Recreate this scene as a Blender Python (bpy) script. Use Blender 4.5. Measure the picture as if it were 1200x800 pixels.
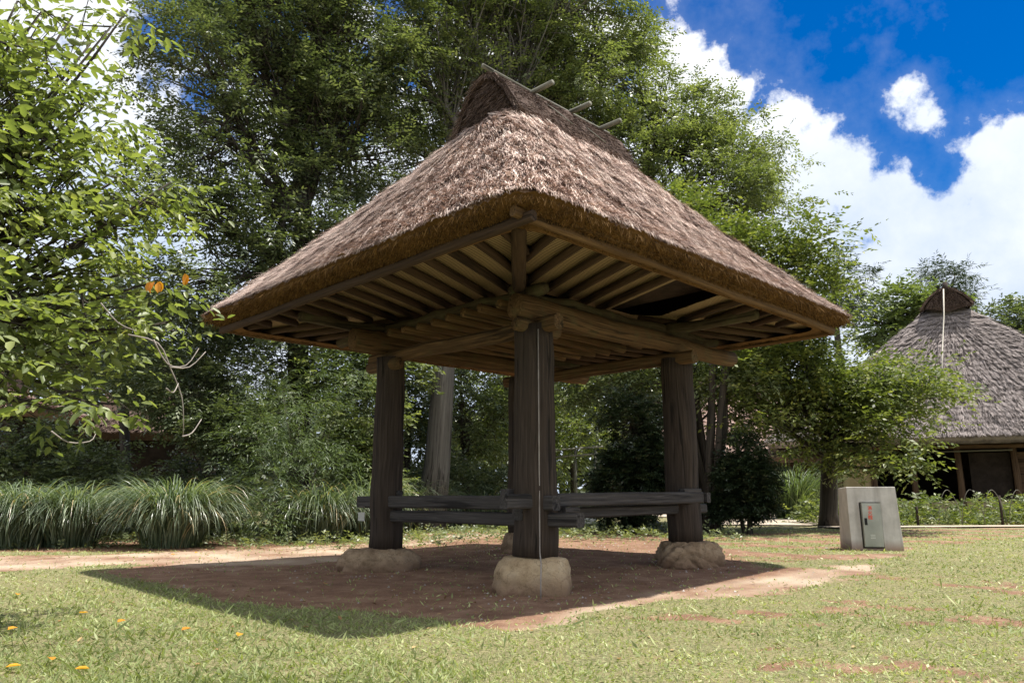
import bpy, math, random
import numpy as np
from mathutils import Vector, Matrix
random.seed(7); RS = np.random.RandomState(11)
for o in list(bpy.data.objects): bpy.data.objects.remove(o)
S = bpy.context.scene
COL = S.collection
R = math.radians
# ------------------------------------------------------------------ camera
EYE, F, PITCH = 0.96, 870.0, R(11.69)
cam = bpy.data.cameras.new('camera'); cam.sensor_width = 36; cam.lens = 36*F/1200
cam.clip_end = 3000; cam.clip_start = 0.05
co = bpy.data.objects.new('camera', cam); COL.objects.link(co)
co.location = (0, 0, EYE); co.rotation_euler = (R(90)+PITCH, 0, 0)
S.camera = co
# ------------------------------------------------------------------ light
SUN = Vector((1.19, 0.09, 3.25)).normalized()
SKY_STRENGTH, SUN_STRENGTH, CLOUD = 0.11, 4.8, 0.74
S.view_settings.view_transform = 'Standard'; S.view_settings.look = 'None'
S.view_settings.gamma = 1; S.view_settings.exposure = 0.8
S.view_settings.use_curve_mapping = False
sl = bpy.data.lights.new('sun', 'SUN'); sl.energy = SUN_STRENGTH; sl.angle = R(0.53); sl.color = (1, .95, .87)
so = bpy.data.objects.new('sun', sl); COL.objects.link(so)
so.rotation_euler = SUN.to_track_quat('Z', 'Y').to_euler()
cp_, sp_ = math.cos(PITCH), math.sin(PITCH)
def ray(u, v):                                  # viewing direction for a place in the photograph
    a = (u-600)/F; b = (400-v)/F
    return Vector((a, cp_-b*sp_, sp_+b*cp_))
def at(u, v, Y):                                # world point at distance Y along the ground
    d = ray(u, v); t = Y/d.y
    return Vector((d.x*t, Y, EYE+d.z*t))
W = bpy.data.worlds.new('World'); S.world = W; W.use_nodes = True
def build_world():
    nt = W.node_tree; N = nt.nodes; L = nt.links; N.clear()
    out = N.new('ShaderNodeOutputWorld')
    sky = N.new('ShaderNodeTexSky'); sky.sky_type = 'NISHITA'; sky.sun_disc = False
    sky.sun_elevation = math.asin(SUN.z); sky.sun_rotation = math.atan2(SUN.x, SUN.y)
    sky.air_density = 1.0; sky.dust_density = 0.2; sky.ozone_density = 3.0
    hs = N.new('ShaderNodeHueSaturation'); hs.inputs['Saturation'].default_value = 1.55; hs.inputs['Hue'].default_value = .512
    hs.inputs['Value'].default_value = .66
    L.new(sky.outputs[0], hs.inputs['Color'])
    bg = N.new('ShaderNodeBackground'); bg.inputs[1].default_value = SKY_STRENGTH
    L.new(hs.outputs[0], bg.inputs[0])
    tc = N.new('ShaderNodeTexCoord')
    def math_(op, a, b=None, c=None, clamp=False):
        m = N.new('ShaderNodeMath'); m.operation = op; m.use_clamp = clamp
        for i, x in enumerate((a, b, c)):
            if x is None: continue
            if isinstance(x, (int, float)): m.inputs[i].default_value = x
            else: L.new(x, m.inputs[i])
        return m.outputs[0]
    nrm = N.new('ShaderNodeVectorMath'); nrm.operation = 'NORMALIZE'; L.new(tc.outputs['Generated'], nrm.inputs[0])
    nz = N.new('ShaderNodeTexNoise'); nz.inputs['Scale'].default_value = 5.5; nz.inputs['Detail'].default_value = 9; nz.inputs['Roughness'].default_value = .6
    L.new(nrm.outputs[0], nz.inputs['Vector'])
    nz2 = N.new('ShaderNodeTexNoise'); nz2.inputs['Scale'].default_value = 17; nz2.inputs['Detail'].default_value = 7; nz2.inputs['Roughness'].default_value = .62
    L.new(nrm.outputs[0], nz2.inputs['Vector'])
    # cloud banks: (direction, angular radius, weight)
    blobs = [(ray(790, 105), .060, .85), (ray(850, 115), .035, .6), (ray(925, 200), .075, .85), (ray(985, 245), .10, .9), (ray(1070, 130), .036, .82), (ray(1095, 150), .022, .6), (ray(1160, 168), .022, .75), (ray(1225, 190), .060, .9),
             (ray(1110, 320), .13, .95), (ray(1300, 400), .24, 1.0), (ray(900, 330), .16, .95), (ray(700, 350), .25, 1), (ray(500, 400), .35, 1),
             (ray(60, 45), .11, .85), (ray(0, 110), .12, .9), (ray(300, 330), .2, .9), (ray(0, 350), .3, 1), (ray(700, 60), .06, .8)]
    acc = None
    for d, r, w in blobs:
        d = d.normalized()
        dn = N.new('ShaderNodeVectorMath'); dn.operation = 'DISTANCE'; L.new(nrm.outputs[0], dn.inputs[0]); dn.inputs[1].default_value = d
        mr = N.new('ShaderNodeMapRange'); mr.interpolation_type = 'SMOOTHSTEP'
        mr.inputs[1].default_value = r*1.9; mr.inputs[2].default_value = r*.25; mr.inputs[3].default_value = 0; mr.inputs[4].default_value = w
        L.new(dn.outputs['Value'], mr.inputs[0])
        acc = mr.outputs[0] if acc is None else math_('MAXIMUM', acc, mr.outputs[0])
    # unseen clouds overhead and behind, strengthened to give neutral fill light
    nz3 = N.new('ShaderNodeTexNoise'); nz3.inputs['Scale'].default_value = 2.2; nz3.inputs['Detail'].default_value = 2
    L.new(nrm.outputs[0], nz3.inputs['Vector'])
    sep = N.new('ShaderNodeSeparateXYZ'); L.new(nrm.outputs[0], sep.inputs[0])
    behind = math_('MULTIPLY', math_('SUBTRACT', .38, sep.outputs['Y'], clamp=True), 3.2, clamp=True)
    acc = math_('MAXIMUM', acc, math_('MULTIPLY', behind, math_('MULTIPLY_ADD', nz3.outputs[0], 1.2, .25)))
    tot = math_('ADD', math_('MULTIPLY_ADD', nz.outputs[0], 2.1, acc), math_('MULTIPLY', nz2.outputs[0], .9))
    mk = N.new('ShaderNodeMapRange'); mk.interpolation_type = 'SMOOTHSTEP'
    mk.inputs[1].default_value = 1.90; mk.inputs[2].default_value = 2.13; L.new(tot, mk.inputs[0])
    # thin veil
    veil = N.new('ShaderNodeMapRange'); veil.inputs[1].default_value = 1.6; veil.inputs[2].default_value = 2.0; veil.inputs[4].default_value = .09; L.new(tot, veil.inputs[0])
    mask = math_('MAXIMUM', mk.outputs[0], veil.outputs[0])
    # cloud body tone: thick parts slightly grey-blue
    cr = N.new('ShaderNodeMapRange'); cr.inputs[1].default_value = .35; cr.inputs[2].default_value = .62; L.new(nz.outputs[0], cr.inputs[0])
    low = N.new('ShaderNodeMapRange'); low.inputs[1].default_value = .62; low.inputs[2].default_value = .30; L.new(sep.outputs['Z'], low.inputs[0])
    tone = math_('MULTIPLY', math_('MULTIPLY_ADD', cr.outputs[0], -.5, 1.0), low.outputs[0], clamp=True)
    mix = N.new('ShaderNodeMix'); mix.data_type = 'RGBA'; L.new(tone, mix.inputs['Factor'])
    mix.inputs['A'].default_value = (1, 1, 1, 1); mix.inputs['B'].default_value = (.50, .60, .78, 1)
    bc = N.new('ShaderNodeBackground'); bc.inputs[1].default_value = CLOUD; L.new(mix.outputs['Result'], bc.inputs[0])
    ms = N.new('ShaderNodeMixShader'); L.new(mask, ms.inputs[0]); L.new(bg.outputs[0], ms.inputs[1]); L.new(bc.outputs[0], ms.inputs[2])
    L.new(ms.outputs[0], out.inputs[0])
build_world()
# ------------------------------------------------------------------ helpers: tagging
def tag(o, label=None, cat=None, group=None, kind=None):
    if label: o['label'] = label
    if cat: o['category'] = cat
    if group: o['group'] = group
    if kind: o['kind'] = kind
    return o
def empty(name, loc=(0, 0, 0), rz=0):
    o = bpy.data.objects.new(name, None); COL.objects.link(o); o.empty_display_size = .2
    o.location = loc; o.rotation_euler = (0, 0, rz); return o
def np_mesh(name, verts, faces_list, mat, parent=None, rnd=None, gc=None, smooth=False):
    """faces_list: list of int arrays (n,k) ; rnd per face ; gc per vertex vec"""
    me = bpy.data.meshes.new(name); verts = np.asarray(verts, np.float32)
    me.vertices.add(len(verts)); me.vertices.foreach_set('co', verts.ravel())
    fl = [np.asarray(f, np.int32) for f in faces_list if len(f)]
    tot = np.concatenate([np.full(len(f), f.shape[1], np.int32) for f in fl]); vi = np.concatenate([f.ravel() for f in fl])
    st = np.concatenate([[0], np.cumsum(tot)[:-1]]).astype(np.int32)
    me.loops.add(len(vi)); me.loops.foreach_set('vertex_index', vi)
    me.polygons.add(len(tot)); me.polygons.foreach_set('loop_start', st); me.polygons.foreach_set('loop_total', tot)
    if smooth: me.polygons.foreach_set('use_smooth', np.ones(len(tot), bool))
    if rnd is not None:
        a = me.attributes.new('rnd', 'FLOAT', 'FACE'); a.data.foreach_set('value', np.asarray(rnd, np.float32))
    if gc is not None:
        a = me.attributes.new('gc', 'FLOAT_VECTOR', 'POINT'); a.data.foreach_set('vector', np.asarray(gc, np.float32).ravel())
    me.update(calc_edges=True); me.validate()
    if mat: me.materials.append(mat)
    o = bpy.data.objects.new(name, me); COL.objects.link(o)
    if parent: o.parent = parent
    return o
class MB:
    """collects tubes, boxes and lumps, keeps grain coordinates, builds ONE mesh"""
    def __init__(s): s.v = []; s.g = []; s.f = []; s.n = 0; s.sm = []
    def add(s, v, f, g=None, smooth=True):
        v = np.asarray(v, float); s.v.append(v); s.g.append(np.asarray(g if g is not None else v, float))
        for q in f: s.f.append(tuple(i+s.n for i in q)); s.sm.append(smooth)
        s.n += len(v); return s
    def tube(s, pts, rad, seg=10, caps=True, wob=0, flat=(1, 1), roll=0, seed=None, smooth=True):
        pts = [Vector(p) for p in pts]; n = len(pts)
        rad = [rad]*n if isinstance(rad, (int, float)) else rad
        rr = np.random.RandomState(seed if seed is not None else random.randint(0, 99999))
        off = rr.rand(3)*20; ph = rr.rand(4)*6.28
        vs = []; gs = []; L = 0; prev = None
        for i, p in enumerate(pts):
            t = (pts[min(i+1, n-1)]-pts[max(i-1, 0)]).normalized()
            if prev is None:
                a = Vector((0, 0, 1)) if abs(t.z) < .9 else Vector((1, 0, 0))
                u = t.cross(a).normalized()
            else: u = (prev-t*prev.dot(t)).normalized()
            prev = u; w = t.cross(u)
            if i: L += (pts[i]-pts[i-1]).length
            for k in range(seg):
                an = 2*math.pi*k/seg+roll
                r = rad[i]*(1+wob*(.6*math.sin(2*an+ph[0]+L*.8)+.4*math.sin(3*an+ph[1]-L*1.3)+.3*math.sin(5*an+ph[2])))
                c, sn = math.cos(an)*r*flat[0], math.sin(an)*r*flat[1]
                vs.append(p+u*c+w*sn); gs.append((c+off[0], sn+off[1], L+off[2]))
        f = [(i*seg+k, i*seg+(k+1) % seg, (i+1)*seg+(k+1) % seg, (i+1)*seg+k) for i in range(n-1) for k in range(seg)]
        if caps: f += [tuple(range(seg))[::-1], tuple(range((n-1)*seg, n*seg))]
        return s.add(vs, f, gs, smooth)
    def box(s, a, b, w, h, roll=0, bev=.12, wob=0, nseg=6):
        """squared beam from a to b with rounded edges"""
        a, b = Vector(a), Vector(b); t = (b-a).normalized(); L = (b-a).length
        up = Vector((0, 0, 1)) if abs(t.z) < .9 else Vector((0, 1, 0))
        u = t.cross(up).normalized(); v = u.cross(t)
        if roll: 
            q = Matrix.Rotation(roll, 3, t); u = q@u; v = q@v
        e = bev*min(w, h); prof = []
        for sx, sy in ((1, 1), (-1, 1), (-1, -1), (1, -1)):
            p1 = (sx*w/2, sy*(h/2-e)); p2 = (sx*(w/2-e), sy*h/2)
            prof += [p1, p2] if sx*sy > 0 else [p2, p1]
        off = RS.rand(3)*20; ph = RS.rand(4)*6.28; vs = []; gs = []; m = len(prof)
        for i in range(nseg+1):
            q = i/nseg; l = L*q
            dx = wob*(math.sin(l*2+ph[0])+.5*math.sin(l*5+ph[1])); dy = wob*(math.sin(l*2.3+ph[2])+.5*math.sin(l*6+ph[3]))
            for x, y in prof:
                vs.append(a+t*l+u*(x*(1+dx*2)+dx)+v*(y+dy)); gs.append((x+off[0], y+off[1], l+off[2]))
        f = [(i*m+k, i*m+(k+1) % m, (i+1)*m+(k+1) % m, (i+1)*m+k) for i in range(nseg) for k in range(m)]
        f += [tuple(range(m))[::-1], tuple(range(nseg*m, (nseg+1)*m))]
        return s.add(vs, f, gs, False)
    def build(s, name, mat, parent=None):
        me = bpy.data.meshes.new(name); V = np.concatenate(s.v)
        me.from_pydata([tuple(x) for x in V], [], s.f); me.polygons.foreach_set('use_smooth', s.sm)
        a = me.attributes.new('gc', 'FLOAT_VECTOR', 'POINT'); a.data.foreach_set('vector', np.concatenate(s.g).astype(np.float32).ravel())
        me.update(); me.materials.append(mat)
        o = bpy.data.objects.new(name, me); COL.objects.link(o)
        if parent: o.parent = parent
        return o
# ------------------------------------------------------------------ materials
def newmat(name):
    m = bpy.data.materials.new(name); m.use_nodes = True; nt = m.node_tree; nt.nodes.clear()
    out = nt.nodes.new('ShaderNodeOutputMaterial'); b = nt.nodes.new('ShaderNodeBsdfPrincipled')
    nt.links.new(b.outputs[0], out.inputs[0]); b.inputs['Specular IOR Level'].default_value = .25
    return m, nt, b, out
def nd(nt, t, **kw):
    n = nt.nodes.new(t)
    for k, v in kw.items():
        if k.startswith('i_'):
            k = k[2:]; n.inputs[int(k) if k.isdigit() else k.replace('_', ' ')].default_value = v
        else: setattr(n, k, v)
    return n
def ramp(nt, fac, stops):
    r = nt.nodes.new('ShaderNodeValToRGB'); e = r.color_ramp.elements
    while len(e) < len(stops): e.new(.5)
    for x, (p, c) in zip(e, stops): x.position = p; x.color = (*c, 1)
    nt.links.new(fac, r.inputs[0]); return r.outputs[0]
def mixc(nt, f, a, b, typ='MIX'):
    m = nt.nodes.new('ShaderNodeMix'); m.data_type = 'RGBA'; m.blend_type = typ
    for s, x in (('Factor', f), ('A', a), ('B', b)):
        if isinstance(x, (int, float)): m.inputs[s].default_value = x
        elif isinstance(x, tuple): m.inputs[s].default_value = (*x, 1) if len(x) == 3 else x
        else: nt.links.new(x, m.inputs[s])
    return m.outputs['Result']
def bump(nt, b, h, strength, dist):
    n = nd(nt, 'ShaderNodeBump'); n.inputs['Strength'].default_value = strength; n.inputs['Distance'].default_value = dist
    nt.links.new(h, n.inputs['Height']); nt.links.new(n.outputs[0], b.inputs['Normal'])
def wood(name, dark, mid, light, gscale=1, rough=.85, bstr=.6, moss=0):
    m, nt, b, out = newmat(name); L = nt.links
    at_ = nd(nt, 'ShaderNodeAttribute', attribute_name='gc')
    mp = nd(nt, 'ShaderNodeMapping'); mp.inputs['Scale'].default_value = (40*gscale, 40*gscale, 1.6*gscale); L.new(at_.outputs['Vector'], mp.inputs[0])
    n1 = nd(nt, 'ShaderNodeTexNoise', i_Scale=1.0, i_Detail=5.0, i_Roughness=.6, i_Distortion=.4); L.new(mp.outputs[0], n1.inputs['Vector'])
    n2 = nd(nt, 'ShaderNodeTexNoise', i_Scale=3.2, i_Detail=4.0); L.new(at_.outputs['Vector'], n2.inputs['Vector'])
    mp2 = nd(nt, 'ShaderNodeMapping'); mp2.inputs['Scale'].default_value = (14, 14, .7); L.new(at_.outputs['Vector'], mp2.inputs[0])
    n3 = nd(nt, 'ShaderNodeTexNoise', i_Scale=1.0, i_Detail=3.0, i_Distortion=.8); L.new(mp2.outputs[0], n3.inputs['Vector'])
    c = ramp(nt, n1.outputs[0], [(.3, dark), (.52, mid), (.75, light)])
    c = mixc(nt, ramp(nt, n2.outputs[0], [(.35, (0, 0, 0)), (.7, (.75, .75, .75))]), c, mid)
    crack = ramp(nt, n3.outputs[0], [(.36, (.35, .35, .35)), (.42, (1, 1, 1))])
    c = mixc(nt, 1.0, c, crack, 'MULTIPLY')
    if moss:
        n4 = nd(nt, 'ShaderNodeTexNoise', i_Scale=6.0, i_Detail=6.0); L.new(at_.outputs['Vector'], n4.inputs['Vector'])
        c = mixc(nt, ramp(nt, n4.outputs[0], [(.5, (0, 0, 0)), (.7, (moss, moss, moss))]), c, (.09, .10, .05))
    L.new(c, b.inputs['Base Color']); b.inputs['Roughness'].default_value = rough
    hm = nt.nodes.new('ShaderNodeMath'); hm.operation = 'MULTIPLY'; L.new(n1.outputs[0], hm.inputs[0]); L.new(crack, hm.inputs[1])
    bump(nt, b, hm.outputs[0], bstr, .012); return m
def leafmat(name, stops, trans=.35, rough=.5, spec=.35):
    m, nt, b, out = newmat(name); L = nt.links
    a = nd(nt, 'ShaderNodeAttribute', attribute_name='rnd')
    c = ramp(nt, a.outputs['Fac'], stops); L.new(c, b.inputs['Base Color'])
    b.inputs['Roughness'].default_value = rough; b.inputs['Specular IOR Level'].default_value = spec
    t = nd(nt, 'ShaderNodeBsdfTranslucent'); tc = mixc(nt, 1.0, c, (1.35, 1.45, .55), 'MULTIPLY'); L.new(tc, t.inputs[0])
    ms = nd(nt, 'ShaderNodeMixShader', i_0=trans); L.new(b.outputs[0], ms.inputs[1]); L.new(t.outputs[0], ms.inputs[2]); L.new(ms.outputs[0], out.inputs[0])
    return m
def noisy(name, c1, c2, scale=5, rough=.9, bs=.5, bd=.02, detail=6, coord='Object', c3=None):
    m, nt, b, out = newmat(name); L = nt.links
    tc = nd(nt, 'ShaderNodeTexCoord'); n = nd(nt, 'ShaderNodeTexNoise', i_Scale=float(scale), i_Detail=float(detail), i_Roughness=.62)
    L.new(tc.outputs[coord], n.inputs['Vector'])
    st = [(.3, c1), (.7, c2)] if c3 is None else [(.3, c1), (.55, c2), (.75, c3)]
    L.new(ramp(nt, n.outputs[0], st), b.inputs['Base Color']); b.inputs['Roughness'].default_value = rough
    bump(nt, b, n.outputs[0], bs, bd); return m
def thatchmat(name, stops, rough=.95, band=0.0):
    m, nt, b, out = newmat(name); L = nt.links
    a = nd(nt, 'ShaderNodeAttribute', attribute_name='rnd')
    tc = nd(nt, 'ShaderNodeTexCoord')
    n = nd(nt, 'ShaderNodeTexNoise', i_Scale=1.7, i_Detail=6.0, i_Roughness=.65); L.new(tc.outputs['Object'], n.inputs['Vector'])
    n2 = nd(nt, 'ShaderNodeTexNoise', i_Scale=9.0, i_Detail=5.0, i_Roughness=.7); L.new(tc.outputs['Object'], n2.inputs['Vector'])
    s = nt.nodes.new('ShaderNodeMath'); s.operation = 'MULTIPLY_ADD'; L.new(n2.outputs[0], s.inputs[0]); s.inputs[1].default_value = .55; L.new(a.outputs['Fac'], s.inputs[2])
    s2 = nt.nodes.new('ShaderNodeMath'); s2.operation = 'MULTIPLY_ADD'; L.new(n.outputs[0], s2.inputs[0]); s2.inputs[1].default_value = .7; L.new(s.outputs[0], s2.inputs[2])
    last = s2.outputs[0]
    if band:
        w = nd(nt, 'ShaderNodeTexWave', wave_type='BANDS', bands_direction='Z'); w.inputs['Scale'].default_value = band; w.inputs['Distortion'].default_value = 2.5; w.inputs['Detail'].default_value = 3
        L.new(tc.outputs['Object'], w.inputs['Vector'])
        s3 = nt.nodes.new('ShaderNodeMath'); s3.operation = 'MULTIPLY_ADD'; L.new(w.outputs['Fac'], s3.inputs[0]); s3.inputs[1].default_value = .35; L.new(last, s3.inputs[2]); last = s3.outputs[0]
    sc = nt.nodes.new('ShaderNodeMath'); sc.operation = 'MULTIPLY'; L.new(last, sc.inputs[0]); sc.inputs[1].default_value = 1/2.0
    L.new(ramp(nt, sc.outputs[0], stops), b.inputs['Base Color']); b.inputs['Roughness'].default_value = rough
    bump(nt, b, n2.outputs[0], .9, .04); return m
M = {}
M['post'] = wood('post_wood', (.016, .012, .009), (.046, .034, .026), (.09, .068, .052), 1, bstr=.9)
M['beam'] = wood('beam_wood', (.032, .018, .009), (.105, .063, .030), (.25, .16, .08), 1, moss=.3)
M['purlin'] = wood('purlin_wood', (.028, .022, .014), (.065, .052, .033), (.12, .10, .066), 1, moss=.5)
M['rafter'] = wood('rafter_wood', (.022, .013, .009), (.055, .034, .022), (.11, .07, .045), 1)
M['rail'] = wood('rail_wood', (.02, .018, .018), (.055, .05, .048), (.125, .115, .11), 1)
M['bamboo'] = wood('grey_bamboo', (.085, .08, .065), (.17, .165, .135), (.27, .265, .22), .5, bstr=.2)
M['fascia'] = wood('fascia_wood', (.045, .025, .011), (.12, .07, .032), (.22, .14, .068), 1)
M['thatch'] = thatchmat('roof_thatch', [(.37, (.075, .045, .038)), (.47, (.27, .18, .15)), (.57, (.54, .40, .34)), (.72, (.86, .72, .63))])
M['thatch_dark'] = thatchmat('ridge_thatch', [(.28, (.035, .024, .02)), (.5, (.10, .066, .052)), (.8, (.22, .16, .13))])
M['thatch_house'] = thatchmat('house_thatch', [(.36, (.05, .042, .04)), (.5, (.125, .105, .10)), (.72, (.30, .26, .25))], band=1.3)
M['thatch_red'] = thatchmat('red_thatch', [(.3, (.13, .08, .06)), (.5, (.29, .19, .155)), (.8, (.46, .34, .30))], band=1.0)
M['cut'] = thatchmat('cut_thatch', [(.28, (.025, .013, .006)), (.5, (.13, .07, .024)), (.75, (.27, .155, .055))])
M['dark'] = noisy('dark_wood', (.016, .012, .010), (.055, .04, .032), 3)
M['housewood'] = wood('house_wood', (.05, .03, .02), (.13, .08, .05), (.24, .16, .10), .5)
M['plaster'] = noisy('plaster', (.40, .31, .17), (.52, .42, .25), 3)
M['white'] = noisy('white_paper', (.6, .6, .56), (.75, .74, .7), 3)
def rockmat(name, c1, c2, c3, sc):
    m, nt, b, out = newmat(name); L = nt.links; tc = nd(nt, 'ShaderNodeTexCoord')
    n = nd(nt, 'ShaderNodeTexNoise', i_Scale=float(sc), i_Detail=9.0, i_Roughness=.68); L.new(tc.outputs['Object'], n.inputs['Vector'])
    f = nd(nt, 'ShaderNodeTexNoise', i_Scale=34.0, i_Detail=6.0, i_Roughness=.75); L.new(tc.outputs['Object'], f.inputs['Vector'])
    v = nd(nt, 'ShaderNodeTexVoronoi', i_Scale=5.0, feature='DISTANCE_TO_EDGE'); 
    ds = nd(nt, 'ShaderNodeMix', data_type='VECTOR'); ds.inputs['Factor'].default_value = .25; L.new(tc.outputs['Object'], ds.inputs['A']); L.new(n.outputs['Color'], ds.inputs['B']); L.new(ds.outputs[1], v.inputs['Vector'])
    c = ramp(nt, n.outputs[0], [(.32, c1), (.52, c2), (.7, c3)])
    c = mixc(nt, ramp(nt, f.outputs[0], [(.55, (0, 0, 0)), (.72, (.7, .7, .7))]), c, tuple(x*.45 for x in c1))
    c = mixc(nt, ramp(nt, v.outputs['Distance'], [(.0, (.55, .55, .55)), (.02, (0, 0, 0))]), c, tuple(x*.5 for x in c1))
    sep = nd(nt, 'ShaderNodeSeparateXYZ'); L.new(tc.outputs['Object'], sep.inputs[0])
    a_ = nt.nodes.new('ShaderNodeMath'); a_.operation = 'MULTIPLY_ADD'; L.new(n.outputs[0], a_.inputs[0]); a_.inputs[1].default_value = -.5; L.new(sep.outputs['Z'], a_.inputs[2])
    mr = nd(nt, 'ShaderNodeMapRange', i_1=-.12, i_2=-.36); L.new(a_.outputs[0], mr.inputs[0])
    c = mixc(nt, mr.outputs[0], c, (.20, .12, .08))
    L.new(c, b.inputs['Base Color']); b.inputs['Roughness'].default_value = .92
    h = nt.nodes.new('ShaderNodeMath'); h.operation = 'MULTIPLY_ADD'; L.new(f.outputs[0], h.inputs[0]); h.inputs[1].default_value = .5; L.new(n.outputs[0], h.inputs[2])
    bump(nt, b, h.outputs[0], 1.0, .035); return m
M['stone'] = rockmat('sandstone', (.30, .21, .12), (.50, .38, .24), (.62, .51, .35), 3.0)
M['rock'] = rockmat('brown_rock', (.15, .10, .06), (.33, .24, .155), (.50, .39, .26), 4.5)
M['bark'] = wood('bark', (.02, .017, .013), (.055, .046, .036), (.11, .095, .078), .5, bstr=1)
M['bark_grey'] = wood('grey_bark', (.06, .055, .048), (.14, .13, .115), (.24, .23, .2), .4, bstr=1)
M['twig'] = noisy('twig', (.20, .17, .15), (.36, .32, .29), 8)
def reedmat():
    m, nt, b, out = newmat('reed_mat'); L = nt.links
    a = nd(nt, 'ShaderNodeAttribute', attribute_name='gc')
    w = nd(nt, 'ShaderNodeTexWave', wave_type='BANDS', bands_direction='X'); w.inputs['Scale'].default_value = 8.5; w.inputs['Distortion'].default_value = 1.6; w.inputs['Detail'].default_value = 2
    L.new(a.outputs['Vector'], w.inputs['Vector'])
    n = nd(nt, 'ShaderNodeTexNoise', i_Scale=5.0, i_Detail=5.0); L.new(a.outputs['Vector'], n.inputs['Vector'])
    c = ramp(nt, w.outputs['Fac'], [(.0, (.03, .02, .012)), (.3, (.14, .10, .06)), (.6, (.38, .285, .155)), (1, (.52, .41, .25))])
    c = mixc(nt, ramp(nt, n.outputs[0], [(.4, (0, 0, 0)), (.8, (.7, .7, .7))]), c, (.25, .19, .10))
    L.new(c, b.inputs['Base Color']); b.inputs['Roughness'].default_value = .8; bump(nt, b, w.outputs['Fac'], .8, .006); return m
M['reed'] = reedmat()
LG = lambda *s: s
M['leaf_dark'] = leafmat('leaf_dark', [(0, (.042, .058, .030)), (.5, (.10, .13, .066)), (1, (.24, .27, .15))], .28, .38, .6)
M['leaf_mid'] = leafmat('leaf_mid', [(0, (.058, .078, .034)), (.5, (.145, .18, .08)), (1, (.31, .34, .16))], .33, .42, .5)
M['leaf_light'] = leafmat('leaf_light', [(0, (.045, .065, .02)), (.5, (.115, .15, .045)), (1, (.28, .30, .09))], .36, .45, .35)
M['leaf_cherry'] = leafmat('leaf_cherry', [(0, (.085, .115, .04)), (.5, (.175, .215, .08)), (.93, (.29, .32, .125)), (1, (.42, .40, .12))], .42, .42, .45)
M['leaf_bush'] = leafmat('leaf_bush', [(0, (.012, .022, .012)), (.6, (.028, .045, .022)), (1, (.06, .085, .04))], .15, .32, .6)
M['leaf_pine'] = leafmat('leaf_pine', [(0, (.035, .06, .035)), (1, (.10, .14, .075))], .1)
M['leaf_far'] = leafmat('leaf_far', [(0, (.09, .13, .05)), (1, (.24, .29, .11))], .25)
M['leaf_bamboo'] = leafmat('leaf_bamboo', [(0, (.045, .068, .03)), (.5, (.095, .135, .06)), (1, (.18, .23, .105))], .3)
M['blade'] = leafmat('grass_blade', [(0, (.055, .085, .045)), (.5, (.13, .175, .10)), (.9, (.34, .39, .27)), (.93, (.42, .33, .18)), (1, (.50, .40, .24))], .3, .35, .8)
M['lawn'] = leafmat('lawn_blade', [(0, (.15, .185, .07)), (.5, (.32, .365, .155)), (.82, (.52, .54, .28)), (1, (.68, .64, .42))], .3, .5, .3)
M['orange'] = leafmat('orange_leaf', [(0, (.55, .20, .02)), (1, (.75, .38, .04))], .3)
# ------------------------------------------------------------------ ground
def sstep(a, b, x):
    t = np.clip((x-a)/(b-a), 0, 1); return t*t*(3-2*t)
PH = RS.rand(12, 3)
def nz2d(x, y, s=1.0):
    v = 0; amp = 1
    for i in range(6):
        fr = s*1.9**i; a = PH[i, 0]*6.28
        v = v+amp*np.sin(fr*(x*math.cos(a)+y*math.sin(a))+PH[i, 1]*6.28+1.3*np.sin(fr*.7*(y*math.cos(a)-x*math.sin(a))+PH[i, 2]*6.28)); amp *= .6
    return v/2.4
def zg(x, y):
    x = np.asarray(x, float); y = np.asarray(y, float)
    rise = .035*np.clip(y-7.6, 0, 3.6)*(.25+.75*sstep(-3, .5, x))
    return rise+.012*nz2d(x, y, .8)+.006*nz2d(x, y, 4.1)
def G(u, v, z=.06):
    d = ray(u, v); t = (z-EYE)/d.z; return (d.x*t, d.y*t)
DIRT = [[(120, 668), (215, 690), (300, 704), (380, 712), (450, 718), (520, 727), (600, 734), (660, 727), (715, 712), (790, 700), (860, 700), (930, 688), (1000, 672), (1040, 655), (1075, 640), (1130, 635), (1210, 629),
         (1210, 612), (1130, 616), (1060, 619), (1000, 620), (930, 622), (860, 624), (780, 622), (700, 624), (640, 624), (560, 628), (500, 632), (430, 642), (330, 648), (200, 656)],
        [(-60, 672), (60, 666), (150, 660), (260, 668), (400, 656), (470, 640), (560, 630), (600, 626), (560, 623), (470, 630), (420, 636), (250, 644), (100, 650), (-60, 652)]]
def G2(u, v):
    z = 0.
    for _ in range(12): x, y = G(u, v, z); z = .5*z+.5*float(zg(x, y))
    return x, y
DIRTW = [[G2(u, v) for u, v in poly] for poly in DIRT]
def sdist(px, py, poly):
    px = px.ravel(); py = py.ravel(); d = np.full(px.shape, 1e9); ins = np.zeros(px.shape, bool); n = len(poly)
    for i in range(n):
        x1, y1 = poly[i]; x2, y2 = poly[(i+1) % n]
        ex, ey = x2-x1, y2-y1; t = np.clip(((px-x1)*ex+(py-y1)*ey)/(ex*ex+ey*ey+1e-12), 0, 1)
        d = np.minimum(d, np.hypot(px-x1-t*ex, py-y1-t*ey))
        c = ((y1 > py) != (y2 > py)) & (px < (x2-x1)*(py-y1)/(y2-y1+1e-12)+x1); ins ^= c
    return np.where(ins, -d, d)
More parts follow.
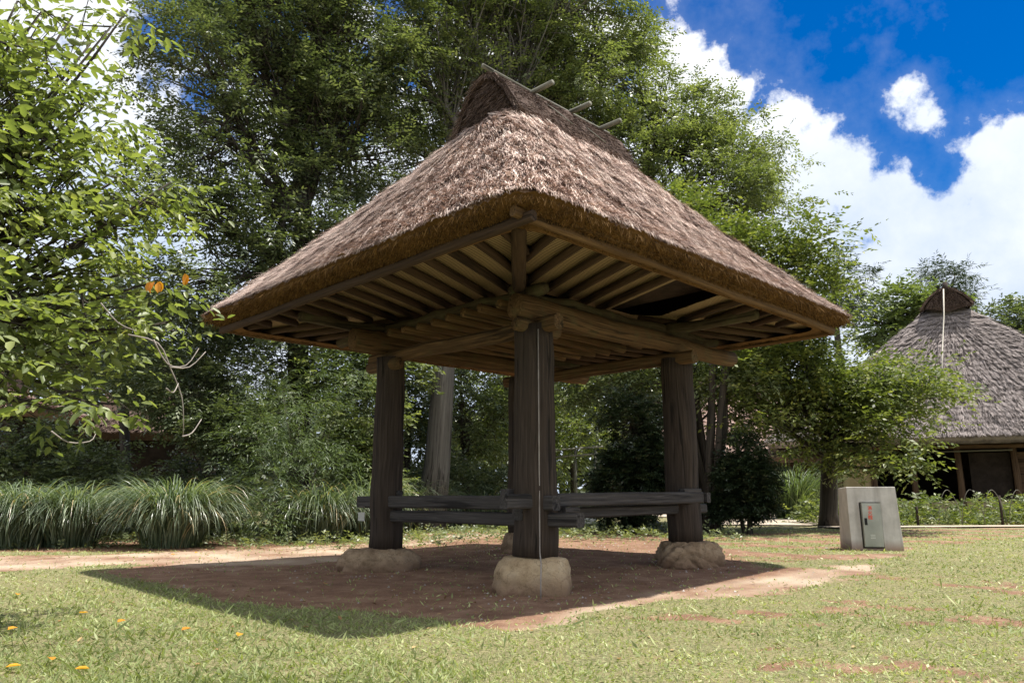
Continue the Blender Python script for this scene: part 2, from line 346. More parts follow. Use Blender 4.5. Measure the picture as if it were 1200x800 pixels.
def dirtmask(x, y):
    x = np.asarray(x, float); y = np.asarray(y, float); sh = x.shape
    sd = np.minimum(sdist(x, y, DIRTW[0]), sdist(x, y, DIRTW[1])).reshape(sh)
    nn = nz2d(x, y, 2.2)*.18+nz2d(x+7, y, 9)*.10
    m = 1-sstep(-.12, .22, sd+nn)
    m = m*(1-.9*sstep(2.6, 3.6, x)*sstep(-.45, .35, nz2d(x*1.2, y*1.6, 2.3))*sstep(9.0, 9.8, y))
    # bare soil patches in the lawn, mostly on the right
    b = nz2d(x*1.0+3.1, y*1.1, 2.3)+.7*nz2d(x, y, 8.3)
    right = sstep(-.3, 2.0, x)*sstep(10.5, 7.5, y)+.12
    m = np.maximum(m, sstep(0.0, .9, b)*np.clip(right, 0, 1)*.80)
    # litter strip below the shrubs on the left
    m = np.maximum(m, .85*sstep(12.6, 13.3, y)*sstep(-.2, -1.5, x)*sstep(22, 19, y))
    return np.clip(m, 0, 1)
def groundmat():
    m, nt, b, out = newmat('lawn_and_soil'); L = nt.links
    a = nd(nt, 'ShaderNodeAttribute', attribute_name='dirt'); tc = nd(nt, 'ShaderNodeTexCoord')
    f = nd(nt, 'ShaderNodeTexNoise', i_Scale=38.0, i_Detail=8.0, i_Roughness=.75); L.new(tc.outputs['Object'], f.inputs['Vector'])
    g = nd(nt, 'ShaderNodeTexNoise', i_Scale=3.0, i_Detail=7.0, i_Roughness=.65); L.new(tc.outputs['Object'], g.inputs['Vector'])
    h = nd(nt, 'ShaderNodeTexNoise', i_Scale=120.0, i_Detail=3.0); L.new(tc.outputs['Object'], h.inputs['Vector'])
    dirt = ramp(nt, g.outputs[0], [(.3, (.14, .070, .042)), (.5, (.235, .13, .08)), (.72, (.36, .235, .155))])
    dirt = mixc(nt, ramp(nt, h.outputs[0], [(.5, (0, 0, 0)), (.75, (.8, .8, .8))]), dirt, (.36, .26, .19))
    dirt = mixc(nt, ramp(nt, f.outputs[0], [(.28, (.75, .75, .75)), (.45, (0, 0, 0))]), dirt, (.085, .055, .045))
    pale = nd(nt, 'ShaderNodeAttribute', attribute_name='pale'); dirt = mixc(nt, pale.outputs['Fac'], dirt, (.50, .40, .30))
    gr = ramp(nt, f.outputs[0], [(.36, (.05, .05, .022)), (.5, (.17, .165, .075)), (.64, (.38, .35, .19))])
    gr = mixc(nt, ramp(nt, g.outputs[0], [(.4, (0, 0, 0)), (.7, (.5, .5, .5))]), gr, (.30, .24, .13))
    s = nt.nodes.new('ShaderNodeMath'); s.operation = 'MULTIPLY_ADD'; L.new(f.outputs[0], s.inputs[0]); s.inputs[1].default_value = .9; L.new(a.outputs['Fac'], s.inputs[2])
    fac = nd(nt, 'ShaderNodeMapRange', i_1=.78, i_2=1.02); L.new(s.outputs[0], fac.inputs[0])
    L.new(mixc(nt, fac.outputs[0], gr, dirt), b.inputs['Base Color']); b.inputs['Roughness'].default_value = .95
    bump(nt, b, f.outputs[0], .8, .03); return m
def build_ground():
    # one sheet: a fine grid near the camera, wider and wider cells out to the horizon
    xs = np.concatenate([-np.geomspace(1500, 12.5, 26), np.arange(-12, 12.01, .09), np.geomspace(12.5, 1500, 26)])
    ys = np.concatenate([-np.geomspace(1500, 3, 20), np.arange(0, 3, .3), np.arange(3, 20, .085), np.geomspace(20.2, 1500, 40)])
    X, Y = np.meshgrid(xs, ys); Z = zg(X, Y); D = dirtmask(X, Y)
    Z = Z-.015*D+.006*nz2d(X, Y, 13)*D
    nx, ny = len(xs), len(ys); idx = np.arange(nx*ny).reshape(ny, nx)
    f = np.stack([idx[:-1, :-1], idx[:-1, 1:], idx[1:, 1:], idx[1:, :-1]], -1).reshape(-1, 4)
    mat = groundmat()
    o = np_mesh('ground', np.stack([X, Y, Z], -1).reshape(-1, 3), [f], mat, smooth=True)
    a = o.data.attributes.new('dirt', 'FLOAT', 'POINT'); a.data.foreach_set('value', D.ravel().astype(np.float32))
    pl = np.maximum(1-sstep(0, .35, np.abs(sdist(X, Y, PALE).reshape(X.shape))-.05), .9*(sdist(X, Y, DIRTW[1]).reshape(X.shape) < -.05)*sstep(2, -1, X))
    pl = np.clip(pl*(.5+.7*nz2d(X, Y, 3)), 0, .85)
    a = o.data.attributes.new('pale', 'FLOAT', 'POINT'); a.data.foreach_set('value', pl.ravel().astype(np.float32))
    tag(o, kind='structure'); return o
PALE = [G2(u, v) for u, v in [(640, 735), (760, 706), (860, 694), (940, 682), (1040, 658), (1045, 652), (940, 674), (860, 686), (760, 698)]]
ground = build_ground()
def flatstrip(name, pts, z, mat, label=None):
    o = np_mesh(name, [(x, y, z) for x, y in pts], [np.array([list(range(len(pts)))])], mat); tag(o, kind='structure'); return o
M['gravel'] = noisy('pale_gravel', (.36, .29, .22), (.55, .47, .37), 25, bs=.5)
flatstrip('gravel_path', [(8.2, 19.5), (40, 23.5), (40, 24.6), (8.0, 20.2)], .16, M['gravel'])
flatstrip('yard', [(6.0, 21.5), (8.2, 21.0), (12.2, 26), (12, 36), (4, 40), (6, 28)], .158, M['gravel'])
# ------------------------------------------------------------------ scatter builders
def leaves_mesh(name, P, D, Nn, ln, wd, mat, parent, rnd, fold=False, droop=.0):
    """P base points, D axis, Nn normals (n,3); ln, wd lengths"""
    n = len(P); ln = np.broadcast_to(ln, n)[:, None]; wd = np.broadcast_to(wd, n)[:, None]
    D = D/np.linalg.norm(D, axis=1, keepdims=True); Sd = np.cross(D, Nn); Sd /= np.linalg.norm(Sd, axis=1, keepdims=True)+1e-9
    N2 = np.cross(Sd, D)
    if not fold:
        V = np.stack([P, P+D*ln*.45+Sd*wd*.5+N2*wd*.12, P+D*ln-N2*ln*droop, P+D*ln*.45-Sd*wd*.5+N2*wd*.12], 1)
        f = (np.arange(n)[:, None]*4+np.arange(4)[None]); return np_mesh(name, V.reshape(-1, 3), [f], mat, parent, rnd=rnd)
    k = N2*wd*.16
    V = np.stack([P, P+D*ln*.28+Sd*wd*.45+k, P+D*ln*.68+Sd*wd*.42+k-N2*ln*droop*.4, P+D*ln-N2*ln*droop,
                  P+D*ln*.68-Sd*wd*.42+k-N2*ln*droop*.4, P+D*ln*.28-Sd*wd*.45+k], 1)
    b = np.arange(n)[:, None]*6
    f = np.concatenate([b+np.array([[0, 1, 2, 3]]), b+np.array([[0, 3, 4, 5]])]); return np_mesh(name, V.reshape(-1, 3), [f], mat, parent, rnd=np.concatenate([rnd, rnd]))
def unit(rs, n):
    v = rs.randn(n, 3); return v/np.linalg.norm(v, axis=1, keepdims=True)
def crown_clumps(rs, lobes, dens, gap=-.6, clump_r=0):
    """points spread through lumpy ellipsoids; returns pos, outward dir"""
    PP, OO = [], []
    for (c, r) in lobes:
        r = np.array(r, float); n = max(8, int(dens*(r[0]*r[2]+r[0]*r[1]+r[1]*r[2])*4.2/3))
        d = unit(rs, n); ph = rs.rand(6)*6.28
        lump = 1+.22*np.sin(d[:, 0]*5+ph[0])*np.sin(d[:, 2]*5+ph[1])+.16*np.sin(d[:, 1]*9+ph[2]+d[:, 0]*7)+.10*np.sin(d[:, 2]*15+ph[3])
        q = rs.rand(n)**.38*.75+.3
        p = np.array(c)+d*r*(q*lump)[:, None]
        if clump_r:                       # gather the twigs into tufts with gaps between them
            nc = max(3, n//16); ci = rs.randint(0, nc, n); jit = rs.randn(n, 3)*clump_r*np.array([1, 1, .5])
            p = p[ci]+jit; d = d[ci]*.6+unit(rs, n)*.5
        # gaps
        g = np.sin(p[:, 0]*2.6+ph[3])*np.sin(p[:, 1]*2.6+ph[4])+np.sin(p[:, 2]*3.1+ph[5]+p[:, 0]*1.3)
        keep = g > gap
        PP.append(p[keep]); OO.append(d[keep])
    return np.concatenate(PP), np.concatenate(OO)
def spray(rs, P, O, nl, tl, ll, lw, flat=.5, hang=.3):
    """each clump is a short twig with nl leaves on both sides"""
    n = len(P); ax = O*.9+unit(rs, n)*.8; ax[:, 2] = ax[:, 2]*flat+.12; ax /= np.linalg.norm(ax, axis=1, keepdims=True)
    up = np.tile([0, 0, 1.], (n, 1))+unit(rs, n)*.35; side = np.cross(ax, up); side /= np.linalg.norm(side, axis=1, keepdims=True)+1e-9
    up = np.cross(side, ax)
    tone = np.repeat(rs.rand(n), nl)
    t = np.tile(np.linspace(0, 1, nl), n)+rs.rand(n*nl)*.12; s = np.tile(np.where(np.arange(nl) % 2, 1., -1.), n)
    A = np.repeat(ax, nl, 0); Sd = np.repeat(side, nl, 0); U = np.repeat(up, nl, 0); P0 = np.repeat(P, nl, 0); TL = np.repeat(tl*(.7+.6*rs.rand(n)), nl)
    B = P0+A*(t*TL)[:, None]-U*(.25*t*t*TL)[:, None]
    D = A*(.35+.5*t)[:, None]+Sd*(s*.8)[:, None]+unit(rs, n*nl)*.35; D[:, 2] -= hang
    Nn = U+unit(rs, n*nl)*.45
    m = n*nl; sz = .7+.6*rs.rand(m)
    return B, D, Nn, ll*sz, lw*sz, np.clip(tone*.6+rs.rand(m)*.4, 0, 1), ax
def tree(name, label, cat, base, lobes, mat, trunk_r=.2, dens=6, nl=9, tl=.45, ll=.12, lw=.055, bark='bark', seed=1, group=None, fork=.35, flat=.5, hang=.3, stems=1, fold=False, twigs=.05, lean=(0, 0), extra=None, parts=('crown', 'trunk')):
    rs = np.random.RandomState(seed); random.seed(seed)
    root = empty(name, base); tag(root, label, cat, group)
    b = np.array(base, float); lob = [(np.array(c, float)-b, r) for c, r in lobes]
    P, O = crown_clumps(rs, lob, dens*DK.get(mat, 1)*(2.6 if tl < .32 and not fold else 1), clump_r=0 if (fold or tl < .32 or ll > .2) else .26)
    if extra is not None:
        P = np.concatenate([P, np.array(extra[0])-b]); O = np.concatenate([O, np.array(extra[1])])
    B, D, Nn, l, w, rnd, ax = spray(rs, P, O, nl, tl, ll, lw, flat, hang)
    keep = B[:, 2] > .02
    leaves_mesh(parts[0], B[keep], D[keep], Nn[keep], l[keep], w[keep], M[mat], root, rnd[keep], fold=fold, droop=.12 if fold else .05)
    mb = MB(); cm = np.mean([c for c, r in lob], axis=0); low = min(c[2]-r[2] for c, r in lob)
    hf = max(.3, low+(cm[2]-low)*fork)
    for k in range(stems):
        a = 6.28*k/max(stems, 1)+rs.rand(); o = np.array([math.cos(a), math.sin(a), 0])*(trunk_r*1.3 if stems > 1 else 0)
        top = np.array([cm[0]*.35+lean[0], cm[1]*.35+lean[1], hf])+o*(2.5 if stems > 1 else 0)
        mine = [x for i, x in enumerate(lob) if i % stems == k]
        n = 7; pts = [o*1+(top-o)*(i/n)**1.0+np.array([rs.randn()*.04*trunk_r*4, rs.randn()*.04*trunk_r*4, 0])*(i > 0) for i in range(n+1)]
        rad = [trunk_r*(1.35 if i == 0 else 1.0)*(1-.35*i/n) for i in range(n+1)]
        pts[0] = pts[0]-np.array([0, 0, .15]); mb.tube(pts, rad, 10, wob=.08)
        for c, r in mine:
            st = pts[n-rs.randint(0, 3)]; e = c+np.array([0, 0, r[2]*.25]); mid = (st+e)/2+np.array([0, 0, -.12*np.linalg.norm(e-st)])+rs.randn(3)*.15
            q = [((1-t)**2)*st+2*t*(1-t)*mid+t*t*e for t in np.linspace(0, 1, 8)]
            lr = trunk_r*.42*min(1, .5+np.mean(r)/3)
            mb.tube(q, [lr*(1-.75*t) for t in np.linspace(0, 1, 8)], 6, wob=.05)
            near = P[np.abs((P-c)/np.array(r)).max(1) < 1.1]
            for p in near[rs.rand(len(near)) < twigs]:
                s0 = q[rs.randint(3, 8)]; m1 = (s0+p)/2+rs.randn(3)*.08
                mb.tube([s0, m1, p], [lr*.28, lr*.18, lr*.06], 4, caps=False)
    mb.build(parts[1], M[bark], root)
    return root
def lobe(u, v, Y, rpx, ry=None, sq=1.0):
    p = at(u, v, Y); ax = Y*cp_+(p.z-EYE)*sp_; r = rpx*ax/F
    return (tuple(p), (r, ry if ry else r*.9, r*sq))
# ------------------------------------------------------------------ thatched roofs
def thatch_roof(parent, hx, hy, zl, xg, zgb, xr0, xr1, zr, mat, straw_mat, nstraw, cr=.45, thick=.26, name='thatch', k=.22, slen=.2, sw=.008, sag=.05, seed=3, cutmat='cut', disp=.025, NO=360, NR=70, xg1=None):
    rs = np.random.RandomState(seed); xg1 = xg1 if xg1 is not None else xr1-.05
    def H(x, y):
        a = zl+(hy-y)*(zr-zl)/hy; b = zl+(hy+y)*(zr-zl)/hy
        c = zl+(hx+x)*(zgb-zl)/(hx+xg); d = zl+(hx-x)*(zgb-zl)/(hx-xg1)
        e = np.stack([a, b, c, d]); m = e.min(0)
        z = m-k*np.log(np.exp(-(e-m)/k).sum(0))+0
        z = np.minimum(z, zr-.02)
        s = np.clip((z-zl)/(zr-zl), 0, 1)
        return z-sag*np.sin(s*math.pi)*2+sag*1.0*np.exp(-s*14)
    def outline(t):       # rounded rectangle by angle parameter
        per = [(hx, -hy+cr), (hx, hy-cr), (hx-cr, hy), (-hx+cr, hy), (-hx, hy-cr), (-hx, -hy+cr), (-hx+cr, -hy), (hx-cr, -hy)]
        pts = []
        for i, (x, y) in enumerate(per):
            pts.append((x, y))
            if i % 2 == 1:
                nxt = per[(i+1) % 8]; cx = math.copysign(hx-cr, x); cy = math.copysign(hy-cr, y)
                a0 = math.atan2(y-cy, x-cx); a1 = math.atan2(nxt[1]-cy, nxt[0]-cx)
                if a1 < a0-1e-6: a1 += 2*math.pi
                for q in range(1, 8): an = a0+(a1-a0)*q/8; pts.append((cx+cr*math.cos(an), cy+cr*math.sin(an)))
        pts = np.array(pts+[pts[0]]); L = np.concatenate([[0], np.cumsum(np.hypot(*np.diff(pts, axis=0).T))])
        tt = t*L[-1]; return np.interp(tt, L, pts[:, 0]), np.interp(tt, L, pts[:, 1])
    ot = np.linspace(0, 1, NO, endpoint=False); ox, oy = outline(ot)
    rx = np.clip(np.interp(ox, [-hx, hx], [-hx*1.0, hx*1.0]), xr0, xr1)
    def surf(i_t, s):     # i_t param 0..1, s 0..1
        x, y = outline(i_t); rxx = np.clip(x, xr0, xr1); X = x*(1-s)+rxx*s; Y = y*(1-s); return X, Y, H(X, Y)
    ph = rs.rand(8)*6.28
    def dispf(X, Y):
        return disp*(np.sin(X*7+ph[0]+1.5*np.sin(Y*5))+.8*np.sin(Y*9+ph[1]+np.sin(X*6))+.7*np.sin((X+Y)*17+ph[2])+.6*np.sin((X-Y)*23+ph[3]))
    rings = []
    # inner foot of the cut face, then lip, then up the slope
    cf = np.hypot(ox, oy); inx = ox*(1-.30/np.maximum(np.abs(ox), np.abs(oy)).max()); iny = oy*(1-.30/np.maximum(np.abs(ox), np.abs(oy)).max())
    nzr = rs.randn(NO)*.006
    rings.append(np.stack([inx*.97, iny*.97, np.full(NO, zl-thick*.42)], 1))
    nCut = 5
    for q in range(nCut):
        t = (q+.0)/nCut; wv = .012*np.sin(ot*400+q)+rs.randn(NO)*.008
        rings.append(np.stack([inx+(ox-inx)*t+wv*np.sign(ox), iny+(oy-iny)*t+wv*np.sign(oy), zl-thick*.5*(1-t)+.0*t+.02*np.sin(t*3.14)+nzr], 1))
    w_ = rs.randn(NO); lipn = .016*np.convolve(np.r_[w_, w_[:6]], np.ones(7)/2.6, 'valid')+.007*rs.randn(NO)
    for q in range(NR+1):
        s = (q/NR)**1.0; X = ox*(1-s)+rx*s; Y = oy*(1-s); Z = H(X, Y)+dispf(X, Y)*min(1, s*6)+(lipn if q == 0 else 0)
        if q == 0: X = X+np.sign(ox)*lipn*.5; Y = Y+np.sign(oy)*lipn*.5
        rings.append(np.stack([X, Y, Z], 1))
    n = len(rings); V = np.concatenate(rings); idx = np.arange(n*NO).reshape(n, NO)
    f = np.stack([idx[:-1], np.roll(idx[:-1], -1, 1), np.roll(idx[1:], -1, 1), idx[1:]], -1)
    fcut = f[:nCut+1].reshape(-1, 4); ftop = f[nCut+1:].reshape(-1, 4)
    # straw strands on the slope
    nb = nstraw//9; bi = np.repeat(np.arange(nb), 9); nstraw = len(bi)
    ub = rs.rand(nb); sb = 1-np.sqrt(1-rs.rand(nb)*.999); sb = np.where(rs.rand(nb) < .05, sb*.04, sb)
    u = (ub[bi]+rs.randn(nstraw)*.0022*3.2/max(hx, 3.2)) % 1.0; s = np.clip(sb[bi]+rs.randn(nstraw)*.010, 0, .99); tone = np.clip(.5+.26*rs.randn(nb), 0, 1)
    X, Y, Z = surf(u, s); e = .02; X2, Y2, Z2 = surf(u, np.maximum(s-e, -.02))
    P = np.stack([X, Y, Z+dispf(X, Y)*np.minimum(1, s*6)], 1); D = np.stack([X2, Y2, Z2], 1)-np.stack([X, Y, Z], 1); D /= np.linalg.norm(D, axis=1, keepdims=True)+1e-9
    Nn = np.stack([-(H(X+.02, Y)-Z)/.02, -(H(X, Y+.02)-Z)/.02, np.ones(nstraw)], 1); Nn /= np.linalg.norm(Nn, axis=1, keepdims=True)
    D = D+unit(rs, nb)[bi]*.30+unit(rs, nstraw)*.16+Nn*(.06+.12*rs.rand(nb))[bi][:, None]; D /= np.linalg.norm(D, axis=1, keepdims=True)
    ln = slen*(.4+1.0*rs.rand(nstraw)); ln = np.where(s < .03, ln*.6, ln)
    P = P-D*(ln*.5)[:, None]+Nn*.006
    Sd = np.cross(D, Nn); Sd /= np.linalg.norm(Sd, axis=1, keepdims=True); ww = (sw*(.6+.9*rs.rand(nstraw)))[:, None]
    tip = P+D*ln[:, None]+Nn*(ln*.10*rs.rand(nstraw))[:, None]; midp = (P+tip)/2+Nn*(ln*.06)[:, None]
    SV = np.stack([P-Sd*ww*.5, P+Sd*ww*.5, midp+Sd*ww*.5, midp-Sd*ww*.5, tip], 1).reshape(-1, 3)
    b = np.arange(nstraw)[:, None]*5
    # fringe under the lip and stubble on the cut face
    nf = nstraw//7; uf = rs.rand(nf); fx, fy = outline(uf); t = rs.rand(nf); shr = 1-.30/max(hx, hy)
    px = fx*(shr+(1-shr)*t); py = fy*(shr+(1-shr)*t); pz = zl-thick*.5*(1-t)+.01
    Df = np.stack([px*.35/hx, py*.35/hy, -np.ones(nf)*.8], 1)+unit(rs, nf)*.45; Df /= np.linalg.norm(Df, axis=1, keepdims=True)
    lf = .035*(.4+rs.rand(nf)*1.2); lf = np.where(t > .93, lf*2.6, lf); Pf = np.stack([px, py, pz], 1)
    sdf = unit(rs, nf)*.0045
    FV = np.stack([Pf-sdf, Pf+sdf, Pf+Df*lf[:, None]], 1).reshape(-1, 3)
    base = len(V)
    roof = np_mesh(name, np.concatenate([V, SV]), [ftop, b+base+np.array([[0, 1, 2, 3]]), b+base+np.array([[3, 2, 4]])], mat, parent,
                   rnd=np.concatenate([np.full(len(ftop), .18)+rs.rand(len(ftop))*.25, *(2*[np.clip(tone[bi]*.75+.25*rs.rand(nstraw), 0, 1)])]))
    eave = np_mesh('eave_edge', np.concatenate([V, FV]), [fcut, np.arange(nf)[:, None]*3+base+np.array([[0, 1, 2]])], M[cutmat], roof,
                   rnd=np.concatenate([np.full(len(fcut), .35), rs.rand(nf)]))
    return roof, H
def ridge_cap(parent, x0, x1, hw, zb, za, mat, nst=5000, rise=.0, seed=5, name='ridge_cap', flare=.10):
    rs = np.random.RandomState(seed); nx, npf = 24, 17; V = []; 
    pr = []
    for i in range(npf):
        t = -1+2*i/(npf-1); y = hw*t*(1+.08*abs(t)); z = za-(za-zb)*abs(t)**1.9; pr.append((y, z))
    xs = np.linspace(x0, x1, nx)
    for x in xs:
        e = max(0, 1-abs(x-x0)/.3)**2+max(0, 1-abs(x-x1)/.3)**2
        for y, z in pr: V.append((x+rs.randn()*.012, y*(1+flare*e)+rs.randn()*.014, z+flare*.5*e+rs.randn()*.014))
    idx = np.arange(nx*npf).reshape(nx, npf); f = np.stack([idx[:-1, :-1], idx[:-1, 1:], idx[1:, 1:], idx[1:, :-1]], -1).reshape(-1, 4)
    V = np.array(V); inner = V.copy(); inner[:, 2] -= .07; inner[:, 1] *= .9; n0 = len(V)
    f2 = f[:, ::-1]+n0
    rim = []
    for c in (0, nx-1):
        for i in range(npf-1): rim.append((idx[c, i], idx[c, i+1], idx[c, i+1]+n0, idx[c, i]+n0))
    for c in (0, npf-1):
        for i in range(nx-1): rim.append((idx[i, c], idx[i+1, c], idx[i+1, c]+n0, idx[i, c]+n0))
    # gable ends, set back
    ends = []; EV = []
    k = 2*n0
    for x in (x0+.07, x1-.07):
        EV += [(x, y*.9, z-.06) for y, z in pr]+[(x, 0, zb-.3)]
        for i in range(npf-1): ends.append((k+i, k+i+1, k+npf))
        k += npf+1
    n = nst; x = x0+(x1-x0)*rs.rand(n); t = rs.rand(n)*2-1; y = hw*t*(1+.08*abs(t)); z = za-(za-zb)*np.abs(t)**1.9+.01
    D = np.stack([rs.randn(n)*.3, np.sign(t)*.75, -.7*np.ones(n)], 1)+unit(rs, n)*.3; D /= np.linalg.norm(D, axis=1, keepdims=True)
    # straw on gable end face
    m = n//3; te = rs.rand(m)*2-1; qe = rs.rand(m); ze = zb-.05+(za-zb)*(1-np.abs(te)**1.9)*qe; P2 = np.stack([np.full(m, x0+.06), hw*.88*te, ze], 1)
    D2 = np.stack([-.3-.3*rs.rand(m), rs.randn(m)*.5, -.6*np.ones(m)], 1); D2 /= np.linalg.norm(D2, axis=1, keepdims=True)
    e = np.where(rs.rand(n) < .22)[0]; x[e] = np.where(rs.rand(len(e)) < .6, x0+.05*rs.rand(len(e)), x1-.05*rs.rand(len(e))); D[e, 0] = np.where(x[e] < 0, -.7, .7)*rs.rand(len(e)); z[e] -= .08*rs.rand(len(e))
    P = np.concatenate([np.stack([x, y, z], 1), P2]); D = np.concatenate([D, D2]); ln = .14*(.4+rs.rand(n+m))*max(1, hw/.7); sd = unit(rs, n+m)*.005*max(1, hw/.5)
    SV = np.stack([P-sd, P+sd, P+D*ln[:, None]], 1).reshape(-1, 3)
    V = np.concatenate([V, inner, np.array(EV)]); b = len(V)
    return np_mesh(name, np.concatenate([V, SV]), [f, f2, np.array(rim), np.array(ends), np.arange(n+m)[:, None]*3+b+np.array([[0, 1, 2]])], mat, parent,
                   rnd=np.concatenate([np.full(2*len(f)+len(rim), .3), np.full(len(ends), .1), rs.rand(n+m)]))
# ------------------------------------------------------------------ the pavilion
TH = R(44.4); PC = Vector((.225, 9.9, 0))
Bv = Vector((math.cos(TH), math.sin(TH), 0)); Av = Vector((-math.sin(TH), math.cos(TH), 0))
def loc2w(x, y, z=0): return PC+Bv*x+Av*y+Vector((0, 0, z))
pav = empty('thatched_pavilion', PC, TH)
tag(pav, 'large open pavilion with thick thatched roof on four heavy log posts', 'pavilion')
POSTS = [(-1.32, -1.37), (-1.34, 1.28), (1.53, -1.34), (1.30, 1.46)]
PB = [.335, .30, .38, .40]                          # foot height of each post
for i, (x, y) in enumerate(POSTS):
    mb = MB(); top = 2.78; n = 14
    r0 = (.235, .205, .225, .20)[i]
    pts = [(x+.012*math.sin(k*1.1+i), y+.012*math.cos(k*.9+i), PB[i]+(top-PB[i])*k/n) for k in range(n+1)]
    rad = [r0*(1.02-.09*k/n+.012*math.sin(k*1.7+i*2)) for k in range(n+1)]
    mb.tube(pts, rad, 28, wob=.045, seed=40+i); mb.build('post', M['post'], pav)
# beams : tie beams along y (A), big logs along x (B)
def part(mb, name, mat): return mb.build(name, M[mat], pav)
for x, y0, y1 in ((-1.32, -1.75, 1.75), (1.42, -1.7, 1.9)):
    mb = MB(); mb.box((x, y0, 2.77), (x, y1, 2.79), .15, .17, bev=.25, wob=.01, nseg=12); part(mb, 'tie_beam', 'beam')
for y, x0, x1 in ((-1.36, -1.60, 2.98), (1.37, -1.9, 2.8)):
    mb = MB(); n = 14
    pts = [(x0+(x1-x0)*k/n, y+.02*math.sin(k*.7), 2.965+.012*math.sin(k*.9)) for k in range(n+1)]
    mb.tube(pts, [.145-.03*k/n+.007*math.sin(k*2) for k in range(n+1)], 14, wob=.06, flat=(.85, 1)); part(mb, 'log_beam', 'beam')
# bracket log under the front log beam, beside the post head
mb = MB(); mb.tube([(-1.62, -1.40, 2.76), (-.95, -1.37, 2.77)], [.075, .08], 12, wob=.08); part(mb, 'bracket', 'beam')
mb = MB(); mb.tube([(-1.42, 1.0, 2.66), (-1.36, 1.75, 2.68)], [.08, .075], 10, wob=.08); part(mb, 'bracket', 'beam')
# purlins carrying the rafters
ZP = 3.185
for x, y0, y1 in ((-1.33, -1.55, 2.62), (1.43, -2.6, 2.6)):
    mb = MB(); n = 16; pts = [(x+.03*math.sin(k*.8), y0+(y1-y0)*k/n, ZP+.012*math.sin(k*1.9)) for k in range(n+1)]
    mb.tube(pts, [.070+.010*math.sin(k*2.1) for k in range(n+1)], 10, wob=.08); part(mb, 'purlin', 'purlin')
for y, x0, x1 in ((-1.22, -1.5, 2.75), (1.5, -2.6, 2.75)):
    mb = MB(); n = 18; pts = [(x0+(x1-x0)*k/n, y+.03*math.sin(k*.9), ZP+.018*math.sin(k*1.8)) for k in range(n+1)]
    mb.tube(pts, [.068+.012*math.sin(k*2.1) for k in range(n+1)], 10, wob=.08); part(mb, 'purlin', 'purlin')
# joists of the inner ceiling (along x)
for k in range(9):
    y = -1.05+k*.30; mb = MB(); pts = [(-1.55+3.1*j/6, y+.02*math.sin(j+k), 3.06+.015*math.sin(j*1.3+k)) for j in range(7)]
    mb.tube(pts, [.055+.006*math.sin(k+j) for j in range(7)], 8, wob=.08); part(mb, 'joist', 'beam')
# eave rafters
ZR = 3.31; EX, EY = 3.02, 2.90
def zraf(q): return ZR-.10*q                          # q 0 at the purlin, 1 at the eave
HOLE = lambda x, y: .42 < x-SH*(y+1.3) < 1.22
def clipped(p, q, ok, nn=60):
    pts = [(p[0]+(q[0]-p[0])*i/nn, p[1]+(q[1]-p[1])*i/nn) for i in range(nn+1)]; pts = [c for c in pts if ok(*c)]
    return (pts[0], pts[-1]) if len(pts) > 9 else None
SH = .52
def rafter(a, b, fz):
    j = random.uniform(-.012, .012); m = ((a[0]+b[0])/2+j, (a[1]+b[1])/2+j); mb = MB()
    mb.tube([(*a, fz(*a)), (*m, fz(*m)+.006), (*b, fz(*b))], [.047, .046, .043], 8, wob=.07); part(mb, 'rafter', 'rafter')
k = -12
for k in range(-12, 16):
    for sg in (-1, 1):
        t0 = k*.365+.12                                  # position where it crosses the purlin
        if sg > 0: t0 = -t0
        # side facing -x / +x
        c = clipped((sg*.95, t0-SH*(.95-1.4)), (sg*(EX-.02), t0-SH*(EX-1.4)), lambda x, y: abs(y) <= abs(x)*EY/EX+.02 and abs(y) < EY)
        if c: rafter(*c, lambda x, y: zraf((abs(x)-1.4)/1.6))
        c = clipped((t0-SH*(.95-1.3), sg*.95), (t0-SH*(EY-1.3), sg*(EY-.02)), lambda x, y: abs(x) <= abs(y)*EX/EY+.02 and abs(x) < EX)
        if c and not (sg < 0 and HOLE(*[(c[0][i]+c[1][i])/2 for i in (0, 1)])): rafter(*c, lambda x, y: zraf((abs(y)-1.3)/1.6))
# hip rafters: thick round logs at the four corners
for sx, sy in ((-1, -1), (-1, 1), (1, 1), (1, -1)):
    cx, cy = POSTS[0] if (sx, sy) == (-1, -1) else POSTS[1] if (sx, sy) == (-1, 1) else POSTS[2] if (sx, sy) == (1, -1) else POSTS[3]
    mb = MB(); a = Vector((cx, cy, 3.22)); ex = 2.6 if (sx, sy) == (-1, -1) else 3.08
    e = Vector((sx*ex, sy*(ex-.1), 3.19 if ex < 3 else 2.98))
    if ex < 3: a = Vector((-1.48, -1.30, 3.22)); e = Vector((-2.90, -2.72, 3.19)); mb.tube([a, (a+e)/2, e], [.075, .072, .07], 14, wob=.03); part(mb, 'hip_rafter', 'rafter')
